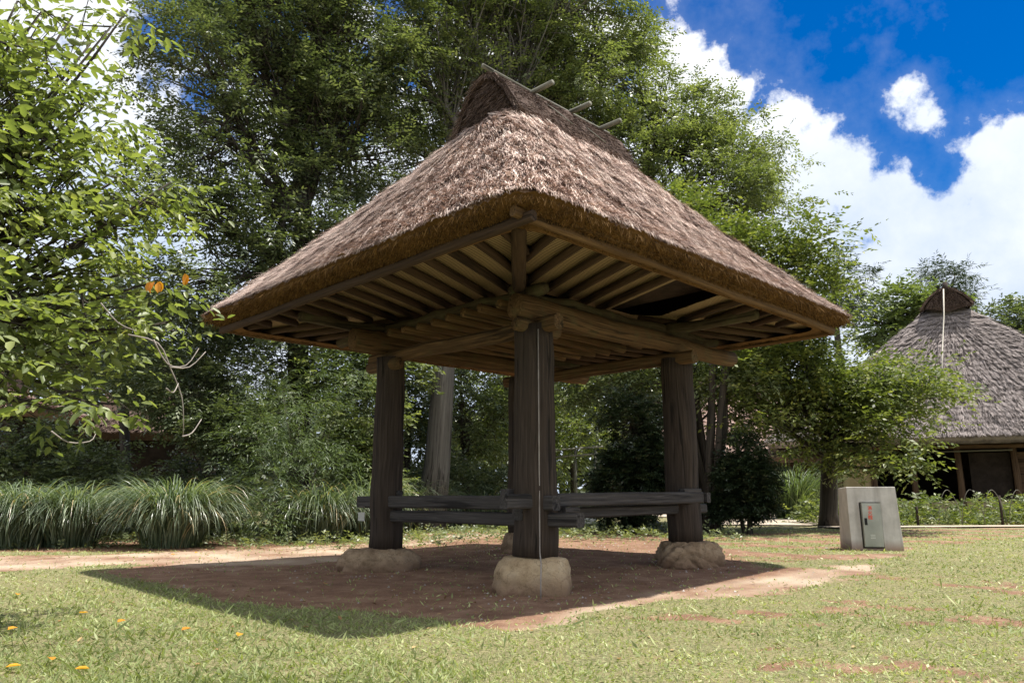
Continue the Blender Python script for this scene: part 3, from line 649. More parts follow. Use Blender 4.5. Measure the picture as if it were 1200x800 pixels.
# reed mats over the rafters, one per side, one hole on the right side
def reed(poly, axis, hole=None):
    """axis: direction of the reeds' stripes (0: stripes vary with x, 1: with y)"""
    a, b, c, d = [Vector(p) for p in poly]; n, m = 110, 60; V = []; g = []; f = []
    for i in range(n+1):
        for j in range(m+1):
            p = a.lerp(b, i/n).lerp(d.lerp(c, i/n), j/m)
            if hole:
                for q_ in (.38, 1.28):
                    if abs(p.x-SH*(p.y+1.3)-q_) < .029: p.x = q_+SH*(p.y+1.3)
            V.append(p); g.append((p.y, p.x, 0) if axis else (p.x, p.y, 0))
    for i in range(n):
        for j in range(m):
            q = V[i*(m+1)+j]
            cc = (V[i*(m+1)+j]+V[(i+1)*(m+1)+j+1])/2
            if hole and .38 < cc.x-SH*(cc.y+1.3) < 1.28 and -2.62 < cc.y < -1.0: continue
            f.append((i*(m+1)+j, (i+1)*(m+1)+j, (i+1)*(m+1)+j+1, i*(m+1)+j+1))
    mb = MB(); mb.add(V, f, g, True); return part(mb, 'reed_mat', 'reed')
zi, zo = ZR+.075, ZR-.045
reed([(-.9, -.9, zi), (.9, -.9, zi), (EX, -EY, zo), (-EX, -EY, zo)], 1, (.45, 1.1, -2.6, -1.1))
reed([(-.9, .9, zi), (.9, .9, zi), (EX, EY, zo), (-EX, EY, zo)], 1)
reed([(-.9, -.9, zi), (-.9, .9, zi), (-EX, EY, zo), (-EX, -EY, zo)], 0)
reed([(.9, -.9, zi), (.9, .9, zi), (EX, EY, zo), (EX, -EY, zo)], 0)
mb = MB(); mb.box((.25, -1.75, ZR+.20), (1.0, -1.75, ZR+.20), 2.0, .03, nseg=1); part(mb, 'hole_shade_panel', 'thatch_dark')  # dark panel added above the mat hole to set the tone of its shade
# dark roof space above
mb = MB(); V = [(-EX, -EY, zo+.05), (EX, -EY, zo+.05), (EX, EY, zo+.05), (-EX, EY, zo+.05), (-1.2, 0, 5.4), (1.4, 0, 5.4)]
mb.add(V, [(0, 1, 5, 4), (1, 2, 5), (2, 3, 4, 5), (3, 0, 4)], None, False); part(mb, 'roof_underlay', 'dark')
# eave boards
def eb(a, b, w=.07, h=.10, mat='fascia'):
    mb = MB(); mb.box(a, b, w, h, bev=.25, wob=.006, nseg=14); part(mb, 'eave_board', mat)
ze = 3.185
eb((-EX-.12, -EY, ze+.01), (EX-.05, -EY-.01, ze-.02), .07, .09); eb((-EX, -EY-.12, ze-.03), (-EX-.01, EY-.05, ze-.05), .07, .09, 'rafter')
eb((-EX, EY, ze), (EX, EY, ze)); eb((EX, -EY, ze-.03), (EX, EY, ze-.03))
eb((-EX+.5, -EY-.07, ze+.07), (.95, -EY-.07, ze+.06), .05, .06)
roof, H = thatch_roof(pav, 3.26, 3.13, 3.28, -.84, 6.0, -.84, 1.64, 6.64, M['thatch'], None, 290000, cr=.30, k=.13, thick=.26, slen=.22, sw=.0082, NO=640, NR=90, disp=.02)
cap = ridge_cap(roof, -.86, 1.70, .60, 5.90, 6.66, M['thatch_dark'], 12000, flare=.03)
for x in (-.13, .68, 1.40):
    mb = MB(); mb.tube([(x, -.62, 6.57), (x, -.1, 6.58), (x, .62, 6.57)], .038, 12, wob=.02); mb.build('ridge_cross_pole', M['bamboo'], roof)
mb = MB(); mb.tube([(-.92, -.04, 6.74), (0, -.05, 6.71), (1.74, -.03, 6.71)], .032, 10, wob=.03); mb.build('ridge_pole', M['bamboo'], roof)
mb = MB(); mb.tube([(-.84, -.19, 6.61), (0, -.19, 6.60), (1.66, -.19, 6.60)], .026, 10, wob=.03); mb.build('ridge_pole', M['bamboo'], roof)
for (x, y, q) in ((-.1, -.15, .8), (.66, -.12, .9)):
    mb = MB(); mb.tube([(x+.05, y, 6.6), (x+.12, y-.35, 6.27), (x+.2, y-.62, 5.97)], .008, 5); mb.build('straw_rope', M['bamboo'], roof)
# rails
def rail(a, b, w, h, name='rail'):
    mb = MB(); mb.box(a, b, w, h, bev=.14, wob=.003, nseg=10); return part(mb, name, 'rail')
rail((-1.37, -1.72, .885), (-1.40, 1.80, .875), .12, .15)          # upper, along the left side
rail((-1.30, -1.98, .715), (-1.36, 1.34, .70), .13, .14)           # lower
rail((-1.86, -1.46, .90), (1.66, -1.52, .935), .12, .145)          # upper, along the right side
rail((-1.55, -1.34, .765), (2.00, -1.34, .79), .15, .12)           # lower
rail((-1.3, 1.05, .99), (-1.3, 1.62, .99), .10, .06, 'wedge'); rail((-1.60, -1.2, .985), (-1.25, -1.2, .985), .12, .08, 'wedge')
rail((1.25, -1.50, 1.02), (1.62, -1.52, 1.02), .10, .05, 'wedge'); rail((-1.18, -1.62, .81), (-.95, -1.62, .81), .12, .05, 'wedge')
rail((1.74, -1.6, .93), (1.74, -1.05, .93), .09, .13, 'wedge')
# lightning wire down the front post
mb = MB(); w0 = Vector((-1.46, -1.57, 0)); mb.tube([(w0.x, w0.y, 2.7), (w0.x-.005, w0.y-.005, 1.3), (w0.x, w0.y, .40), (w0.x-.13, w0.y-.14, .30), (w0.x-.17, w0.y-.17, .10), (w0.x-.17, w0.y-.17, -.02)], .0075, 6)
M['wire'] = noisy('wire', (.22, .19, .17), (.34, .31, .28), 10); mb.build('grounding_wire', M['wire'], pav)
# little board hung under the left rail end
mb = MB(); mb.box((-1.47, 1.66, .74), (-1.47, 1.66, .63), .005, .15, bev=.02, nseg=1); M['board'] = noisy('board', (.42, .42, .38), (.52, .52, .48), 20)
bo = mb.build('small_board', M['board'], pav)
mb = MB()
mb.tube([(-1.47, 1.60, .735), (-1.47, 1.60, .81), (-1.47, 1.72, .812), (-1.47, 1.72, .735)], .003, 4)
mb.build('hanging_wire', M['wire'], bo)
# ------------------------------------------------------------------ foundation stones
def boulder(name, label, loc, size, seed, mat, flat_top=True, boxy=2.6, rz=0, cat='stone', group=None, rough=1.0):
    import bmesh
    rs = np.random.RandomState(seed); bm = bmesh.new(); bmesh.ops.create_icosphere(bm, subdivisions=5, radius=1)
    ph = rs.rand(9)*6.28
    for v in bm.verts:
        p = np.array(v.co); q = (np.abs(p)**boxy).sum()**(1/boxy); p = p/q
        nn = .05*math.sin(p[0]*3+ph[0]+p[1]*2)+.04*math.sin(p[1]*6+ph[1]+p[2]*3)+.018*math.sin(p[2]*9+ph[2]+p[0]*6)+.010*math.sin(p[0]*19+ph[3])*math.sin(p[1]*17+ph[4])
        rg = abs(math.sin(p[0]*5+p[1]*4+ph[5]+math.sin(p[2]*4)))*abs(math.sin(p[2]*4.5+p[1]*5+ph[6]+math.sin(p[0]*3)))
        nn += -.075*rough*(1-rg)**4+.02*rough*math.sin(p[0]*23+ph[7]+3*math.sin(p[2]*9))*math.sin(p[2]*19+ph[8]+2*math.sin(p[1]*8))
        p = p*(1+nn); x, y, z = p*np.array(size)
        if boxy > 3 and p[0] < 0: z *= 1-.22*p[0]**2; y *= 1-.2*p[0]**2
        if flat_top and z > size[2]*.82: z = size[2]*.82+(z-size[2]*.82)*.25
        v.co = (x, y, z)
    me = bpy.data.meshes.new(name); bm.to_mesh(me); bm.free(); me.polygons.foreach_set('use_smooth', [True]*len(me.polygons)); me.materials.append(mat)
    o = bpy.data.objects.new(name, me); COL.objects.link(o); o.location = loc; o.rotation_euler = (0, 0, rz); tag(o, label, cat, group); return o
stl = ['pale tan boulder under the front post with a wire down its face', 'rounded brown boulder under the left post of the pavilion',
       'rough craggy brown rock under the right post of the pavilion', 'partly hidden boulder under the rear post of the pavilion']
ss = [((-.03, 0), (.41, .30, .33), 'stone', 3.4, 0), ((-.07, .0), (.50, .34, .30), 'rock', 2.4, .1), ((.03, -.02), (.43, .36, .33), 'rock', 2.5, .3), ((.05, 0), (.34, .3, .33), 'rock', 2.6, 0)]
for i, (x, y) in enumerate(POSTS):
    w = loc2w(x, y); (dx, dy), sz, mt, bx, rz = ss[i]; g = float(zg(w.x, w.y))
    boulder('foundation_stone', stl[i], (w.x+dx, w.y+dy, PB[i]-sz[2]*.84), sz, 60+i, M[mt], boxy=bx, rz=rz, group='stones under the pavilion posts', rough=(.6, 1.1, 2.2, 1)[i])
# ------------------------------------------------------------------ hydrant housing
def hydrant():
    g = .12; rt = empty('hydrant_housing', (5.75, 12.3, g), R(-9)); tag(rt, 'pale concrete block with a steel cabinet in its front on the lawn', 'hydrant box')
    m, nt, b, out = newmat('weathered_concrete'); L = nt.links; tc = nd(nt, 'ShaderNodeTexCoord')
    n = nd(nt, 'ShaderNodeTexNoise', i_Scale=4.0, i_Detail=8.0, i_Roughness=.65); L.new(tc.outputs['Object'], n.inputs['Vector'])
    mp = nd(nt, 'ShaderNodeMapping'); mp.inputs['Scale'].default_value = (9, 9, .8); L.new(tc.outputs['Object'], mp.inputs[0])
    n2 = nd(nt, 'ShaderNodeTexNoise', i_Scale=1.0, i_Detail=5.0); L.new(mp.outputs[0], n2.inputs['Vector'])
    c = ramp(nt, n.outputs[0], [(.3, (.40, .38, .35)), (.7, (.60, .575, .54))]); c = mixc(nt, ramp(nt, n2.outputs[0], [(.5, (0, 0, 0)), (.75, (.6, .6, .6))]), c, (.27, .25, .225))
    sep = nd(nt, 'ShaderNodeSeparateXYZ'); L.new(tc.outputs['Object'], sep.inputs[0]); mr = nd(nt, 'ShaderNodeMapRange', i_1=.16, i_2=.0); L.new(sep.outputs['Z'], mr.inputs[0])
    c = mixc(nt, mr.outputs[0], c, (.30, .20, .15)); L.new(c, b.inputs['Base Color']); b.inputs['Roughness'].default_value = .9; bump(nt, b, n.outputs[0], .3, .01)
    # tapered block, top sloping down to the back
    w, d, h = .385, .34, .97
    def q(x, y, z): return (x, y, z)
    V = [q(-w, -d, -.05), q(w, -d, -.05), q(w, d, -.05), q(-w, d, -.05), q(-w*1.0, -d+.03, h), q(w*.9, -d+.03, h), q(w*.92, d*.55, h-.02), q(-w, d*.55, h-.02), ]
    import bmesh
    bm = bmesh.new(); vs = [bm.verts.new(v) for v in V]
    # cavity in the front
    x0, x1, z0, z1 = -.215, .10, .03, .73
    yf = lambda z: -d+.03*(z+.05)/(h+.05)
    fr = [bm.verts.new((x, yf(z), z)) for x, z in ((x0, z0), (x1, z0), (x1, z1), (x0, z1))]; bk = [bm.verts.new((x, -d+.25, z)) for x, z in ((x0, z0), (x1, z0), (x1, z1), (x0, z1))]
    o0, o1, o5, o4 = vs[0], vs[1], vs[5], vs[4]
    for a_, b_, c_, d_ in ((o0, o1, fr[1], fr[0]), (o1, o5, fr[2], fr[1]), (o5, o4, fr[3], fr[2]), (o4, o0, fr[0], fr[3])): bm.faces.new((a_, b_, c_, d_))
    for i in range(4): bm.faces.new((fr[i], fr[(i+1) % 4], bk[(i+1) % 4], bk[i]))
    bm.faces.new(bk); bm.faces.new((vs[1], vs[2], vs[6], vs[5])); bm.faces.new((vs[2], vs[3], vs[7], vs[6])); bm.faces.new((vs[3], vs[0], vs[4], vs[7])); bm.faces.new((vs[4], vs[5], vs[6], vs[7]))
    bmesh.ops.recalc_face_normals(bm, faces=bm.faces[:])
    me = bpy.data.meshes.new('concrete_block'); bm.to_mesh(me); bm.free(); me.materials.append(m)
    ob = bpy.data.objects.new('concrete_block', me); COL.objects.link(ob); ob.parent = rt
    bv = ob.modifiers.new('bevel', 'BEVEL'); bv.width = .008; bv.segments = 2; bv.limit_method = 'ANGLE'
    ms, nt, b, out = newmat('brushed_steel'); b.inputs['Metallic'].default_value = .85; b.inputs['Roughness'].default_value = .38
    tc = nd(nt, 'ShaderNodeTexCoord'); n = nd(nt, 'ShaderNodeTexNoise', i_Scale=3.0, i_Detail=4.0); nt.links.new(tc.outputs['Object'], n.inputs['Vector'])
    nt.links.new(ramp(nt, n.outputs[0], [(.3, (.26, .27, .24)), (.7, (.42, .42, .38))]), b.inputs['Base Color'])
    mb = MB(); mb.box((-.057, -d-.005, .055), (-.057, -d-.005, .72), .29, .06, bev=.08, nseg=1, roll=0); cab = mb.build('steel_cabinet', ms, rt)
    bb = cab.data; 
    xs = [v.co.x for v in bb.vertices]
    ys = min(v.co.y for v in bb.vertices)
    mb = MB(); mb.box((-.078, ys-.006, .075), (-.078, ys-.006, .705), .235, .012, bev=.2, nseg=1); door = mb.build('door', ms, cab)
    yd = min(v.co.y for v in door.data.vertices)
    blk, nt, b, out = newmat('black_rubber'); b.inputs['Base Color'].default_value = (.012, .012, .012, 1); b.inputs['Roughness'].default_value = .5
    mb = MB(); mb.box((-.155, yd-.004, .385), (-.155, yd-.004, .49), .038, .012, bev=.2, nseg=1); mb.build('handle', blk, door)
    wh, nt, b, out = newmat('white_mark'); b.inputs['Base Color'].default_value = (.7, .7, .66, 1)
    mb = MB()
    for z in (.185, .21, .235): mb.box((-.105, yd-.0015, z), (-.035, yd-.0015, z), .002, .006, bev=.05, nseg=1)
    mb.build('vent_marks', wh, door)
    red, nt, b, out = newmat('red_lettering'); b.inputs['Base Color'].default_value = (.75, .06, .015, 1); b.inputs['Roughness'].default_value = .6
    for ch, z, sz in (('消', .64, .066), ('火', .572, .066), ('栓', .50, .075)):
        cu = bpy.data.curves.new('letter', 'FONT'); cu.body = ch; cu.size = sz; cu.align_x = 'CENTER'; cu.align_y = 'CENTER'; cu.extrude = .0008; cu.offset = .0012
        t = bpy.data.objects.new('letter', cu); COL.objects.link(t); dg = bpy.context.evaluated_depsgraph_get(); me = bpy.data.meshes.new_from_object(t.evaluated_get(dg))
        COL.objects.unlink(t); bpy.data.objects.remove(t); me.materials.clear(); me.materials.append(red)
        o = bpy.data.objects.new('letter', me); COL.objects.link(o); o.parent = door; o.location = (-.082, yd-.002, z); o.rotation_euler = (R(90), 0, 0)
hydrant()
# ------------------------------------------------------------------ houses
def house_main():
    rt = empty('farmhouse', (21.5, 36.4, .15), R(-24)); tag(rt, 'big old farmhouse with steep grey thatched roof and open dark front, right edge', 'farmhouse')
    # local: -y faces the viewer
    rf_root = empty('roof', (0, 0, 0)); rf_root.parent = rt; rf_root.rotation_euler = (0, 0, R(90))
    bpy.data.objects.remove(rf_root)
    roof, H = thatch_roof(rt, 9.4, 8.2, 3.1, -5.6, 9.0, -5.6, 5.6, 10.15, M['thatch_house'], None, 120000, cr=.5, thick=.5, slen=.35, sw=.035, name='roof', disp=.03, NO=260, NR=50, seed=9, k=.3, cutmat='thatch_house')
    roof.rotation_euler = (0, 0, R(90)); roof.location = (0, 2.2, 0)
    rc = ridge_cap(roof, -5.9, 5.9, .95, 9.35, 10.2, M['thatch_dark'], 4000, name='ridge_cap', flare=.05)
    mb = MB(); mb.tube([(-5.8, 0, 9.9), (-5.8, 0, 10.45)], [.14, .10], 8); mb.build('ridge_knob', M['dark'], roof)
    M['rope'] = noisy('rope', (.5, .46, .4), (.62, .58, .5), 20)
    mb = MB(); mb.tube([(-5.95, .1, 10.1), (-6.3, .25, 8.8), (-7.5, .6, 7.1), (-8.8, .95, 5.2)], .028, 6); mb.build('rope', M['rope'], roof)
    # body : posts, back wall, raised floor, plinth
    mb = MB(); mb.box((-5.6, 4.2, 1.6), (5.6, 4.2, 1.6), .2, 3.3, nseg=1, bev=.02); mb.build('wall', M['dark'], rt)
    for sx in (-1, 1):
        mb = MB(); mb.box((sx*5.0, -2.5, 1.6), (sx*5.0, 6, 1.6), .18, 3.3, nseg=1, bev=.02); mb.build('wall', M['dark'], rt)
    mb = MB(); mb.box((-5.1, 0, 3.0), (5.1, 0, 3.0), 12, .12, nseg=1, bev=.02); mb.build('ceiling', M['dark'], rt)
    mb = MB(); mb.box((-5.0, -1.0, .25), (5.0, -1.0, .25), 6.8, .5, nseg=1, bev=.02); mb.build('floor', M['dark'], rt)
    mb = MB(); mb.box((-4.8, -4.45, .30), (5.0, -4.45, .30), .15, .55, nseg=1, bev=.05); mb.build('plinth', M['plaster'], rt)
    mb = MB(); mb.box((-5.05, -4.45, 1.3), (-3.9, -4.45, 1.3), .14, 2.4, nseg=1, bev=.02); mb.build('plaster_wall', M['plaster'], rt)
    for x in (-5.2, -3.8, -2.2, -.45, 1.6, 3.4, 5.0):
        mb = MB(); mb.tube([(x, -4.62, -.1), (x+.03, -4.6, 1.5), (x, -4.58, 3.1)], [.14, .13, .12], 10, wob=.05); mb.build('post', M['housewood'], rt)
    for x0, x1 in ((.0, 1.5), (1.7, 3.3)):
        mb = MB(); mb.box((x0, -4.3, 1.55), (x1, -4.3, 1.55), .06, 2.1, nseg=1, bev=.02); mb.build('sliding_door', M['housewood'] if x0 > 1 else M['dark'], rt)
    mb = MB(); mb.tube([(-5.3, -4.85, 2.85), (5.3, -4.85, 2.85)], .10, 8); mb.build('eave_beam', M['housewood'], rt)
    mb = MB(); mb.tube([(-2.4, -5.1, 2.62), (1.5, -5.1, 2.66)], .035, 8); mb.build('bamboo_pole', M['bamboo'], rt)
house_main()
def small_house(name, label, loc, rz, hx, hy, zl, zr, mat, seed, wallmat='housewood'):
    rt = empty(name, loc, rz); tag(rt, label, 'house')
    roof, H = thatch_roof(rt, hx, hy, zl, -hx*.35, zr-.7, -hx*.4, hx*.4, zr, M[mat], None, 30000, cr=.4, thick=.4, slen=.35, sw=.035, name='roof', NO=200, NR=36, seed=seed, cutmat=mat)
    ridge_cap(roof, -hx*.45, hx*.45, .7, zr-.8, zr+.05, M['thatch_dark'], 1200, name='ridge_cap')
    for (a, b) in (((-hx+.9, -hy+.9), (hx-.9, -hy+.9)), ((hx-.9, -hy+.9), (hx-.9, hy-.9)), ((hx-.9, hy-.9), (-hx+.9, hy-.9)), ((-hx+.9, hy-.9), (-hx+.9, -hy+.9))):
        mb = MB(); mb.box((*a, zl/2-.1), (*b, zl/2-.1), .12, zl+.2, nseg=1, bev=.02); mb.build('wall', M[wallmat], rt)
    return rt
h2 = small_house('outbuilding', 'small distant thatched outbuilding between the round shrub and the dark trunk', (12.2, 40.5, .12), R(12), 5.0, 4.2, 2.6, 7.0, 'thatch_red', 21)
mb = MB(); mb.box((2.2, -3.41, 1.0), (3.0, -3.41, 1.0), .05, 1.9, nseg=1, bev=.02); mb.build('door', M['white'], h2)
mb = MB(); mb.box((3.15, -3.41, 1.0), (3.9, -3.41, 1.0), .05, 1.9, nseg=1, bev=.02); mb.build('door', M['white'], h2)
mb = MB(); mb.box((2.1, -3.42, 2.0), (4.0, -3.42, 2.0), .06, .10, nseg=1, bev=.02); mb.build('lintel', M['dark'], h2)
small_house('thatched_house', 'reddish thatched house behind the cherry leaves at the left edge', (-18.6, 24.5, 0), R(8), 4.4, 4.0, 3.4, 5.2, 'thatch_red', 22, 'dark')
small_house('thatched_house', 'low grey thatched house in deep shade behind the tall grass clumps', (-13.6, 27.5, 0), R(5), 3.0, 3.0, 2.95, 4.6, 'thatch_dark', 23, 'dark')
# ------------------------------------------------------------------ vegetation
def gz(x, y): return float(zg(x, y))
def gp(u, Y, z=None):
    p = at(u, 560, Y); return (p.x, Y, gz(p.x, Y)-.02 if z is None else z)
# big trees behind the pavilion
DK = {'leaf_dark': 3.6, 'leaf_mid': 3.6, 'leaf_light': 3.0, 'leaf_bush': 4.5, 'leaf_bamboo': 2.5, 'leaf_pine': 3, 'leaf_far': 3, 'leaf_cherry': 1.9}
tree('broadleaf_tree', 'huge dark leafy tree filling the upper left behind the pavilion', 'tree', gp(350, 19.5),
     [lobe(u, v, y, r, sq=.85) for u, v, y, r in [(230, 70, 18, 70), (320, 20, 19, 80), (260, 160, 18, 70), (340, 130, 20, 85), (230, 250, 17.5, 65), (320, 260, 19, 75), (410, 60, 20, 80), (420, 180, 20, 80),
      (300, 350, 18.5, 70), (400, 300, 20, 70), (230, 340, 17, 50), (390, -60, 20, 90), (270, -50, 19, 80), (460, 120, 21, 60), (370, 400, 20, 60)]],
     'leaf_dark', .32, dens=36, nl=9, tl=.5, ll=.135, lw=.055, seed=2, group='trees behind the pavilion', fork=.9, twigs=.03)
tree('broadleaf_tree', 'tall tree with pale grey trunk right behind the pavilion ridge', 'tree', gp(503, 20),
     [lobe(u, v, y, r, sq=.85) for u, v, y, r in [(520, 20, 22, 75), (600, 50, 22, 70), (480, 90, 21, 70), (660, 20, 22, 75), (690, 110, 22, 75), (560, -60, 22, 90), (670, -70, 22, 90), (600, 140, 22.5, 80), (500, 200, 22, 60), (640, 190, 23, 70), (720, 50, 23, 45)]],
     'leaf_mid', .36, dens=28, nl=9, tl=.5, ll=.145, lw=.058, bark='bark_grey', seed=3, group='trees behind the pavilion', fork=.35, hang=.5, twigs=.03)
tree('broadleaf_tree', 'tall bushy tree whose crown steps down along the right roof slope', 'tree', gp(745, 23),
     [lobe(u, v, y, r, sq=.9) for u, v, y, r in [(770, 130, 23, 50), (730, 190, 22, 60), (800, 190, 23, 55), (830, 130, 24, 35), (860, 180, 23, 45), (850, 240, 22, 60), (900, 200, 24, 32), (790, 260, 22, 60), (900, 250, 23, 40), (700, 110, 23, 50), (745, 60, 24, 30)]],
     'leaf_mid', .3, dens=34, nl=9, tl=.42, ll=.13, lw=.055, seed=4, group='trees behind the pavilion', fork=.95, twigs=.03)
tree('cherry_tree', 'lime green tree rising over the right slope of the pavilion roof', 'tree', gp(830, 17.5),
     [lobe(u, v, y, r, ry=1.2, sq=.8) for u, v, y, r in [(830, 280, 17.5, 45), (880, 300, 17.5, 50), (915, 320, 17.5, 40), (945, 340, 17.5, 28), (850, 340, 18, 50), (800, 245, 18, 30), (925, 375, 17.5, 36), (962, 290, 17.5, 10), (950, 300, 17.5, 15), (935, 285, 17.5, 14)]],
     'leaf_light', .10, dens=42, nl=8, tl=.5, ll=.14, lw=.062, seed=5, group='cherry trees right of the pavilion', fork=.6, stems=4, twigs=.06)
tree('cherry_tree', 'spreading cherry tree with drooping branches over the farmhouse corner', 'tree', gp(967, 20.5),
     [lobe(u, v, y, r*.9, ry=1.4, sq=.6) for u, v, y, r in [(860, 440, 18, 50), (905, 430, 18.5, 48), (950, 430, 18.5, 48), (1000, 435, 18.5, 42), (1045, 440, 18.5, 38), (1070, 460, 18.5, 34), (1030, 470, 18.5, 44), (980, 470, 19, 48), (920, 480, 19, 45), (995, 505, 18, 36), (1030, 520, 17.6, 20), (955, 512, 19.5, 28), (1037, 545, 17.4, 15), (1015, 530, 17.6, 20), (1050, 500, 18, 20), (880, 485, 18, 40), (1080, 445, 18.6, 20), (992, 540, 18, 15), (930, 395, 18.5, 36)]],
     'leaf_light', .24, dens=38, nl=8, tl=.5, ll=.13, lw=.06, seed=6, group='cherry trees right of the pavilion', fork=.75, lean=(.1, 0), twigs=.05, hang=.35)
tree('leafy_tree', 'shaded tree with many thin dark stems just right of the right post', 'tree', gp(832, 18.5),
     [lobe(u, v, y, r, ry=1.3, sq=.7) for u, v, y, r in [(820, 430, 18.5, 50), (770, 440, 19, 50), (720, 450, 20, 50), (690, 430, 20, 40), (660, 450, 21, 40), (860, 460, 18.5, 40)]],
     'leaf_mid', .09, dens=30, nl=8, tl=.5, ll=.13, lw=.058, seed=7, group='trees behind the pavilion', fork=.8, stems=5, twigs=.05)
tree('leafy_tree', 'bright yellow green low tree seen between the front and right posts', 'tree', gp(672, 29),
     [lobe(u, v, y, r, sq=.8) for u, v, y, r in [(665, 490, 28, 35), (690, 510, 28, 32), (660, 550, 29, 22), (685, 555, 28, 22), (640, 520, 29, 30)]],
     'leaf_light', .12, dens=22, nl=8, tl=.5, ll=.16, lw=.075, seed=8, group='trees behind the pavilion', fork=.8)
for i, (u, v0, Y, rr, lab) in enumerate([(540, 490, 24, 55, 'shaded tree behind the gap left of the front post'), (590, 470, 27, 60, 'far shaded tree behind the front and rear posts'), (470, 470, 23, 60, 'shaded tree standing behind the left post of the pavilion')]):
    tree('leafy_tree', lab, 'tree', gp(u+8, Y), [lobe(u, v0, Y, rr), lobe(u-40, v0+20, Y, rr*.7), lobe(u+40, v0+10, Y+1, rr*.7), lobe(u, v0-60, Y, rr*.9), lobe(u+25, v0+45, Y, rr*.45)],
         ['leaf_mid', 'leaf_light', 'leaf_dark'][i], .14, dens=16, nl=8, tl=.5, ll=.16, lw=.07, seed=20+i, group='trees behind the pavilion', fork=.8)
# shrubs
def shrub(name, label, cat, lobes, mat, dens, ll, lw, seed, base, group=None, **k):
    return tree(name, label, cat, base, lobes, mat, .05, dens, 8, k.pop('tl', .3), ll, lw, 'bark', seed, group, .5, stems=4, twigs=.03, parts=('foliage', 'stems'), **k)
SG = 'shrubs around the pavilion'
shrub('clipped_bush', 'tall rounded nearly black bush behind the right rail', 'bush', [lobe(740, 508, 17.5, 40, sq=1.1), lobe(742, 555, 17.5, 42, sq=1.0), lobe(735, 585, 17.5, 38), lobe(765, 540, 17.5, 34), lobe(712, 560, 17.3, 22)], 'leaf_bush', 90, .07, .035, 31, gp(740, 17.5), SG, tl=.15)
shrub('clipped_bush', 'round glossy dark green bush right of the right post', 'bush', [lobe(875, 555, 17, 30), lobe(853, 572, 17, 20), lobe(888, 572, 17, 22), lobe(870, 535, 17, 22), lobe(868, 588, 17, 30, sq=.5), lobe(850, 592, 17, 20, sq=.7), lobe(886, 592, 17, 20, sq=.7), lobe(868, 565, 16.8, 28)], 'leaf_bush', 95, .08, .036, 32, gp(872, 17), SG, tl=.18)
shrub('camellia_shrub', 'broad dark shrub above the grass clumps at the left', 'bush', [lobe(u, v, y, r) for u, v, y, r in [(190, 440, 17, 50), (230, 470, 17, 45), (270, 500, 17, 40), (240, 560, 17.5, 40), (220, 410, 18, 50), (290, 440, 18, 50), (270, 598, 17.5, 26), (305, 600, 17.5, 28), (230, 600, 17.5, 26), (180, 600, 17.8, 26)]], 'leaf_dark', 34, .11, .045, 33, gp(240, 17), SG)
shrub('bamboo_shrub', 'feathery olive bamboo shrub between the tall grass clumps', 'bush', [lobe(u, v, y, r) for u, v, y, r in [(320, 560, 15.6, 36), (310, 600, 15.2, 34), (350, 510, 16.2, 40), (330, 470, 17, 45), (390, 500, 17, 45), (400, 460, 17.5, 45), (370, 550, 16.5, 40), (300, 520, 16.2, 34), (310, 625, 15, 26)]], 'leaf_bamboo', 42, .13, .018, 34, gp(335, 16), SG, tl=.35, flat=.6, hang=.5)
tree('broadleaf_tree', 'low branching dark tree shading the grey thatched house at the left', 'tree', gp(150, 21), [lobe(u, v, y, r, sq=.7) for u, v, y, r in [(120, 420, 21, 60), (180, 430, 20, 50), (60, 400, 22, 60), (150, 370, 21, 60), (230, 400, 20, 60), (90, 460, 22, 25), (10, 380, 22, 60)]], 'leaf_dark', .16, dens=24, nl=8, tl=.5, ll=.13, lw=.06, seed=28, group='trees behind the pavilion', fork=.9)
shrub('leafy_shrub', 'dark shrub with some sunlit leaves just left of the left post', 'bush', [lobe(u, v, y, r) for u, v, y, r in [(430, 480, 18, 40), (420, 530, 18, 36), (440, 570, 18, 30), (460, 430, 19, 40), (390, 440, 19, 40)]], 'leaf_mid', 26, .13, .06, 35, gp(430, 18), SG)
shrub('leafy_shrub', 'low shaded shrub beneath the red roof at the far left', 'bush', [lobe(u, v, y, r) for u, v, y, r in [(20, 560, 17, 40), (60, 530, 18, 30), (-30, 520, 17, 50), (100, 560, 17.5, 35), (160, 560, 18, 40), (150, 590, 17, 35)]], 'leaf_dark', 30, .11, .05, 36, gp(50, 17), SG)
shrub('leafy_shrub', 'low dense shrub behind the lower rail left of the front post', 'bush', [lobe(u, v, y, r) for u, v, y, r in [(500, 575, 21, 28), (540, 570, 22, 26), (470, 590, 20, 22), (590, 575, 23, 24)]], 'leaf_dark', 26, .12, .05, 37, gp(520, 21), SG)
